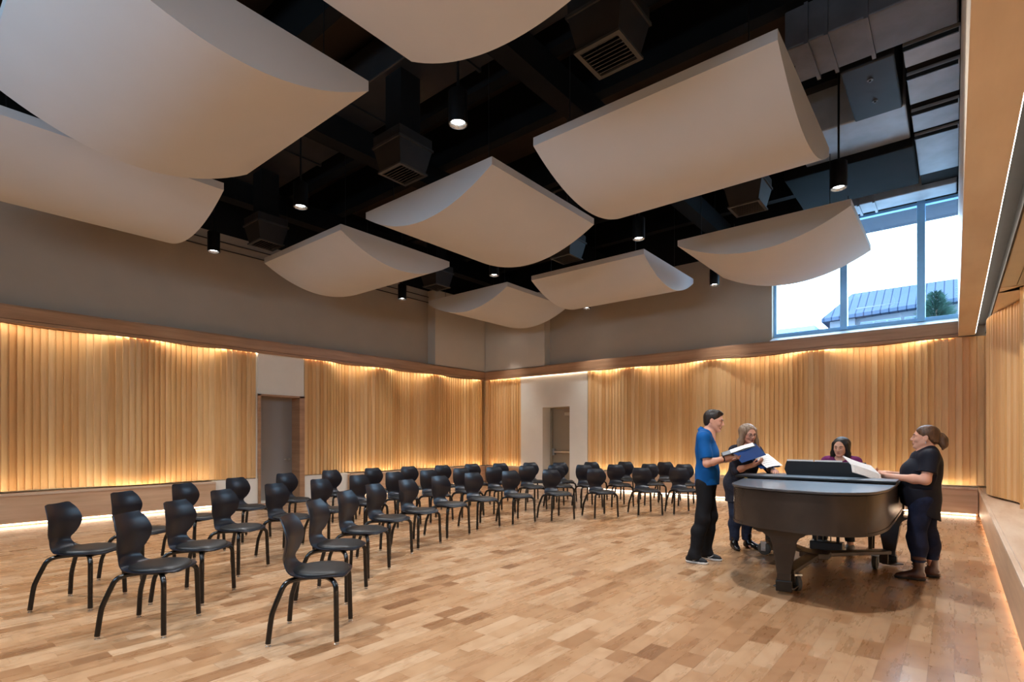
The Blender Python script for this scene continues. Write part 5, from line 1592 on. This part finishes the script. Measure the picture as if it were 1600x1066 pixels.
for x0, x1 in ((-3.3, -0.9), (-0.7, 1.6), (1.8, 4.2)):
    b = MB(); b.box(x0, x1, 0.52, 0.6, 8.2, 9.9); f = b.build('window', M['ext_trim'], bl)
    for k in range(3):
        w = (x1 - x0) / 3
        b = MB(); b.box(x0 + k * w + 0.06, x0 + (k + 1) * w - 0.06, 0.48, 0.52, 8.3, 9.3); b.box(x0 + k * w + 0.06, x0 + (k + 1) * w - 0.06, 0.48, 0.52, 9.38, 9.82)
        b.build('pane', M['ext_glass'], f)
lo = empty('neighbour_building', (-11, 44, 0)); tag(lo, 'low flat roofed block left of the hip roofed building', 'building')
b = MB(); b.box(-4, 3.1, 0, 6, 0, 9.1); b.build('wall', M['ext_wall'], lo)
b = MB(); b.box(-4.2, 3.25, -0.3, 6.2, 9.1, 9.55); b.build('roof', M['ext_trim'], lo)
for k in range(5):
    b = MB(); b.box(-3.6 + 1.3 * k, -2.5 + 1.3 * k, -0.06, 0.0, 7.6, 8.9); b.build('window', M['ext_glass'], lo)
# conifer outside
tr = empty('conifer_tree', (-0.55, 26, 0)); tag(tr, 'dark green conifer behind the right mullion of the high window', 'tree')
b = MB(); b.tube([(0, 0, 0), (0.05, 0, 5), (0.02, 0.05, 7.0)], [0.16, 0.1, 0.02], 8); b.build('trunk', mottled('conifer_bark', srgb(70, 60, 50), 0.9), tr)
M['needles'] = mottled('conifer_needles', srgb(34, 66, 58), 0.8, amt=0.4, scale=3)
rnd = random.Random(5)
b = MB()
for k in range(1500):
    z = 4.0 + 3.1 * rnd.random() ** 0.8
    L = 0.16 + (7.3 - z) * 0.62 * rnd.uniform(0.5, 1.0)
    a = rnd.uniform(0, 2 * PI)
    d = Vector((math.cos(a), math.sin(a), rnd.uniform(0.1, 0.75))).normalized()
    p0 = Vector((0, 0, z - 0.2)) + d * L * rnd.uniform(0.2, 0.6)
    p1 = Vector((0, 0, z - 0.2)) + d * L
    sd = d.cross(Vector((0, 0, 1))).normalized() * rnd.uniform(0.012, 0.035)
    up = Vector((0, 0, 0.03))
    b.add([p0 - sd, p0 + sd, p1, p0 + up, p0 - up], [(0, 1, 2), (3, 4, 2)])
fo = b.build('foliage', M['needles'], tr, recalc=False)
# roof overhang outside the window
b = MB(); b.box(-13, 4, 13.5, 14.55, 6.07, 6.4)
structure(b.build('trim_8', mottled('overhang_paint', srgb(42, 52, 68), 0.8)), 'dark blue roof overhang outside the high window', 'overhang')
b = MB(); b.box(-70, 60, 14.6, 140, -0.2, 0.0)
structure(b.build('ground_outside', mottled('outside_ground', srgb(120, 128, 132), 0.9)), 'ground outside', 'ground')

# ------------------------------------------------------------------ light
w = bpy.data.worlds.new('overcast_sky'); SC.world = w; w.use_nodes = True
bg = w.node_tree.nodes['Background']
bg.inputs[0].default_value = (0.52, 0.76, 1.0, 1); bg.inputs[1].default_value = 11.0

def area(name, loc, rot, sx, sy, power, col):
    l = bpy.data.lights.new(name, 'AREA'); l.shape = 'RECTANGLE'; l.size = sx; l.size_y = sy; l.energy = power; l.color = col
    o = bpy.data.objects.new(name, l); COL.objects.link(o); o.location = loc; o.rotation_euler = rot
    return o
# daylight portal at the window
o = area('window_daylight', ((WX0 + WX1) / 2, 13.45, (WZ0 + WZ1) / 2), (-PI / 2, 0, 0), 3.2, 2.2, 60, (0.55, 0.76, 1.0))
o.data.cycles.is_portal = True
o = area('window_daylight', ((NW0 + NW1) / 2, YN - 0.4, 4.0), (PI / 2, 0, 0), NW1 - NW0 + 0.2, 1.3, 60, (0.55, 0.76, 1.0))  # portal for the added windows behind the camera
o.data.cycles.is_portal = True
# pendant lamps
WARM = (0.97, 0.98, 1.0)
for (x, y), _ in LAMPS + [((x, y), 0) for x in (-10.5, -7.5, -4.2, -1.23) for y in (-0.2,)] + [((-1.23, 4.16), 0)]:
    l = bpy.data.lights.new('downlight_beam', 'SPOT'); l.energy = 150 if (y > 11 or x < -10) else 370; l.color = WARM; l.spot_size = math.radians(66 if (y > 11 or x < -10) else 120); l.spot_blend = 1.0; l.shadow_soft_size = 0.06
    o = bpy.data.objects.new('downlight_beam', l); COL.objects.link(o); o.location = (x, y, LZ - 0.01)
# cove strips: real LED tapes (emissive meshes) in the coves
LED = (1.0, 0.80, 0.54)
M['led'] = emitter('warm_led_tape', LED + (1,), 20.0)
M['led_top'] = emitter('warm_led_tape_top', (1.0, 0.84, 0.62, 1), 28.0)
M['led_floor'] = emitter('warm_led_tape_floor', (1.0, 0.80, 0.58, 1), 12.0)
M['led_slot'] = emitter('white_led_slot', (1.0, 0.93, 0.82, 1), 9.0)
def tape_on(parent, x0, x1, y0, y1, z0, z1, m):
    b = MB(); b.box(x0, x1, y0, y1, z0, z1)
    return b.build('led_strip', M[m], parent)
def tape(label, x0, x1, y0, y1, z0, z1, m='led'):
    cx, cy = (x0 + x1) / 2, (y0 + y1) / 2
    b = MB(); b.box(x0 - cx, x1 - cx, y0 - cy, y1 - cy, 0, z1 - z0)
    o = b.build('led_strip', M[m]); o.location = (cx, cy, z0)
    tag(o, label, 'light strip', 'warm light strips in the coves')
tape('warm light strip in the floor recess of the left bench before the grey door', XL - 0.028, XL - 0.02, -1, 4.55, 0.02, 0.04, 'led_floor')
tape('warm light strip in the floor recess of the left bench near the corner', XL - 0.028, XL - 0.02, 7.75, 12.6, 0.02, 0.04, 'led_floor')
tape('warm light strip in the floor recess of the far wall bench', -7.8, 0.30, 12.762, 12.768, 0.02, 0.04, 'led_floor')
tape('warm light strip in the floor recess of the right bench', 0.422, 0.428, -1, 12.6, 0.02, 0.04, 'led_floor')
tape('warm light strip at the foot of the left slats before the grey door', XL + 0.012, XL + 0.03, -1, 4.5, BENCH, BENCH + 0.007)
tape('warm light strip at the foot of the left slats near the corner', XL + 0.012, XL + 0.03, 7.75, 12.6, BENCH, BENCH + 0.007)
tape('warm light strip at the foot of the slats on the far wall', -7.8, 0.3, 12.70, 12.716, BENCH, BENCH + 0.007)
tape('warm light strip at the foot of the narrow corner slats', -11.4, -10.25, 12.70, 12.716, BENCH, BENCH + 0.007)
tape_on(bpy.data.objects['trim_1'], XL - 0.06, XL - 0.045, -1, 6.0, RAIL0 - 0.005, RAIL0, 'led_top')
tape_on(bpy.data.objects['trim_1'], XL - 0.06, XL - 0.045, 6.0, 12.6, RAIL0 - 0.005, RAIL0, 'led_top')
tape_on(bpy.data.objects['trim_2'], -11.5, 0.0, YF + 0.045, YF + 0.06, RAIL0 - 0.005, RAIL0, 'led_top')
tape_on(bpy.data.objects['trim_6'], 0.291, 0.297, YN, 12.7, RAIL0 + 0.02, RAIL0 + 0.05, 'led_slot')

# ------------------------------------------------------------------ camera
cam = bpy.data.cameras.new('camera'); co = bpy.data.objects.new('camera', cam); COL.objects.link(co)
co.location = (0, 0, 1.42); co.rotation_euler = (PI / 2, 0, math.radians(39.525))
cam.sensor_width = 36; cam.lens = 837.5 / 1600 * 36; cam.shift_y = 151.5 / 1600; cam.clip_start = 0.05; cam.clip_end = 400
SC.camera = co
SC.view_settings.view_transform = 'Standard'; SC.view_settings.look = 'None'; SC.view_settings.exposure = 0.6; SC.view_settings.gamma = 1.0; SC.view_settings.use_curve_mapping = False
SC.cycles.use_denoising = True
SC.cycles.max_bounces = 8; SC.cycles.diffuse_bounces = 5; SC.cycles.glossy_bounces = 3; SC.cycles.transparent_max_bounces = 8
SC.cycles.sample_clamp_indirect = 4.0
SC.cycles.use_light_tree = True
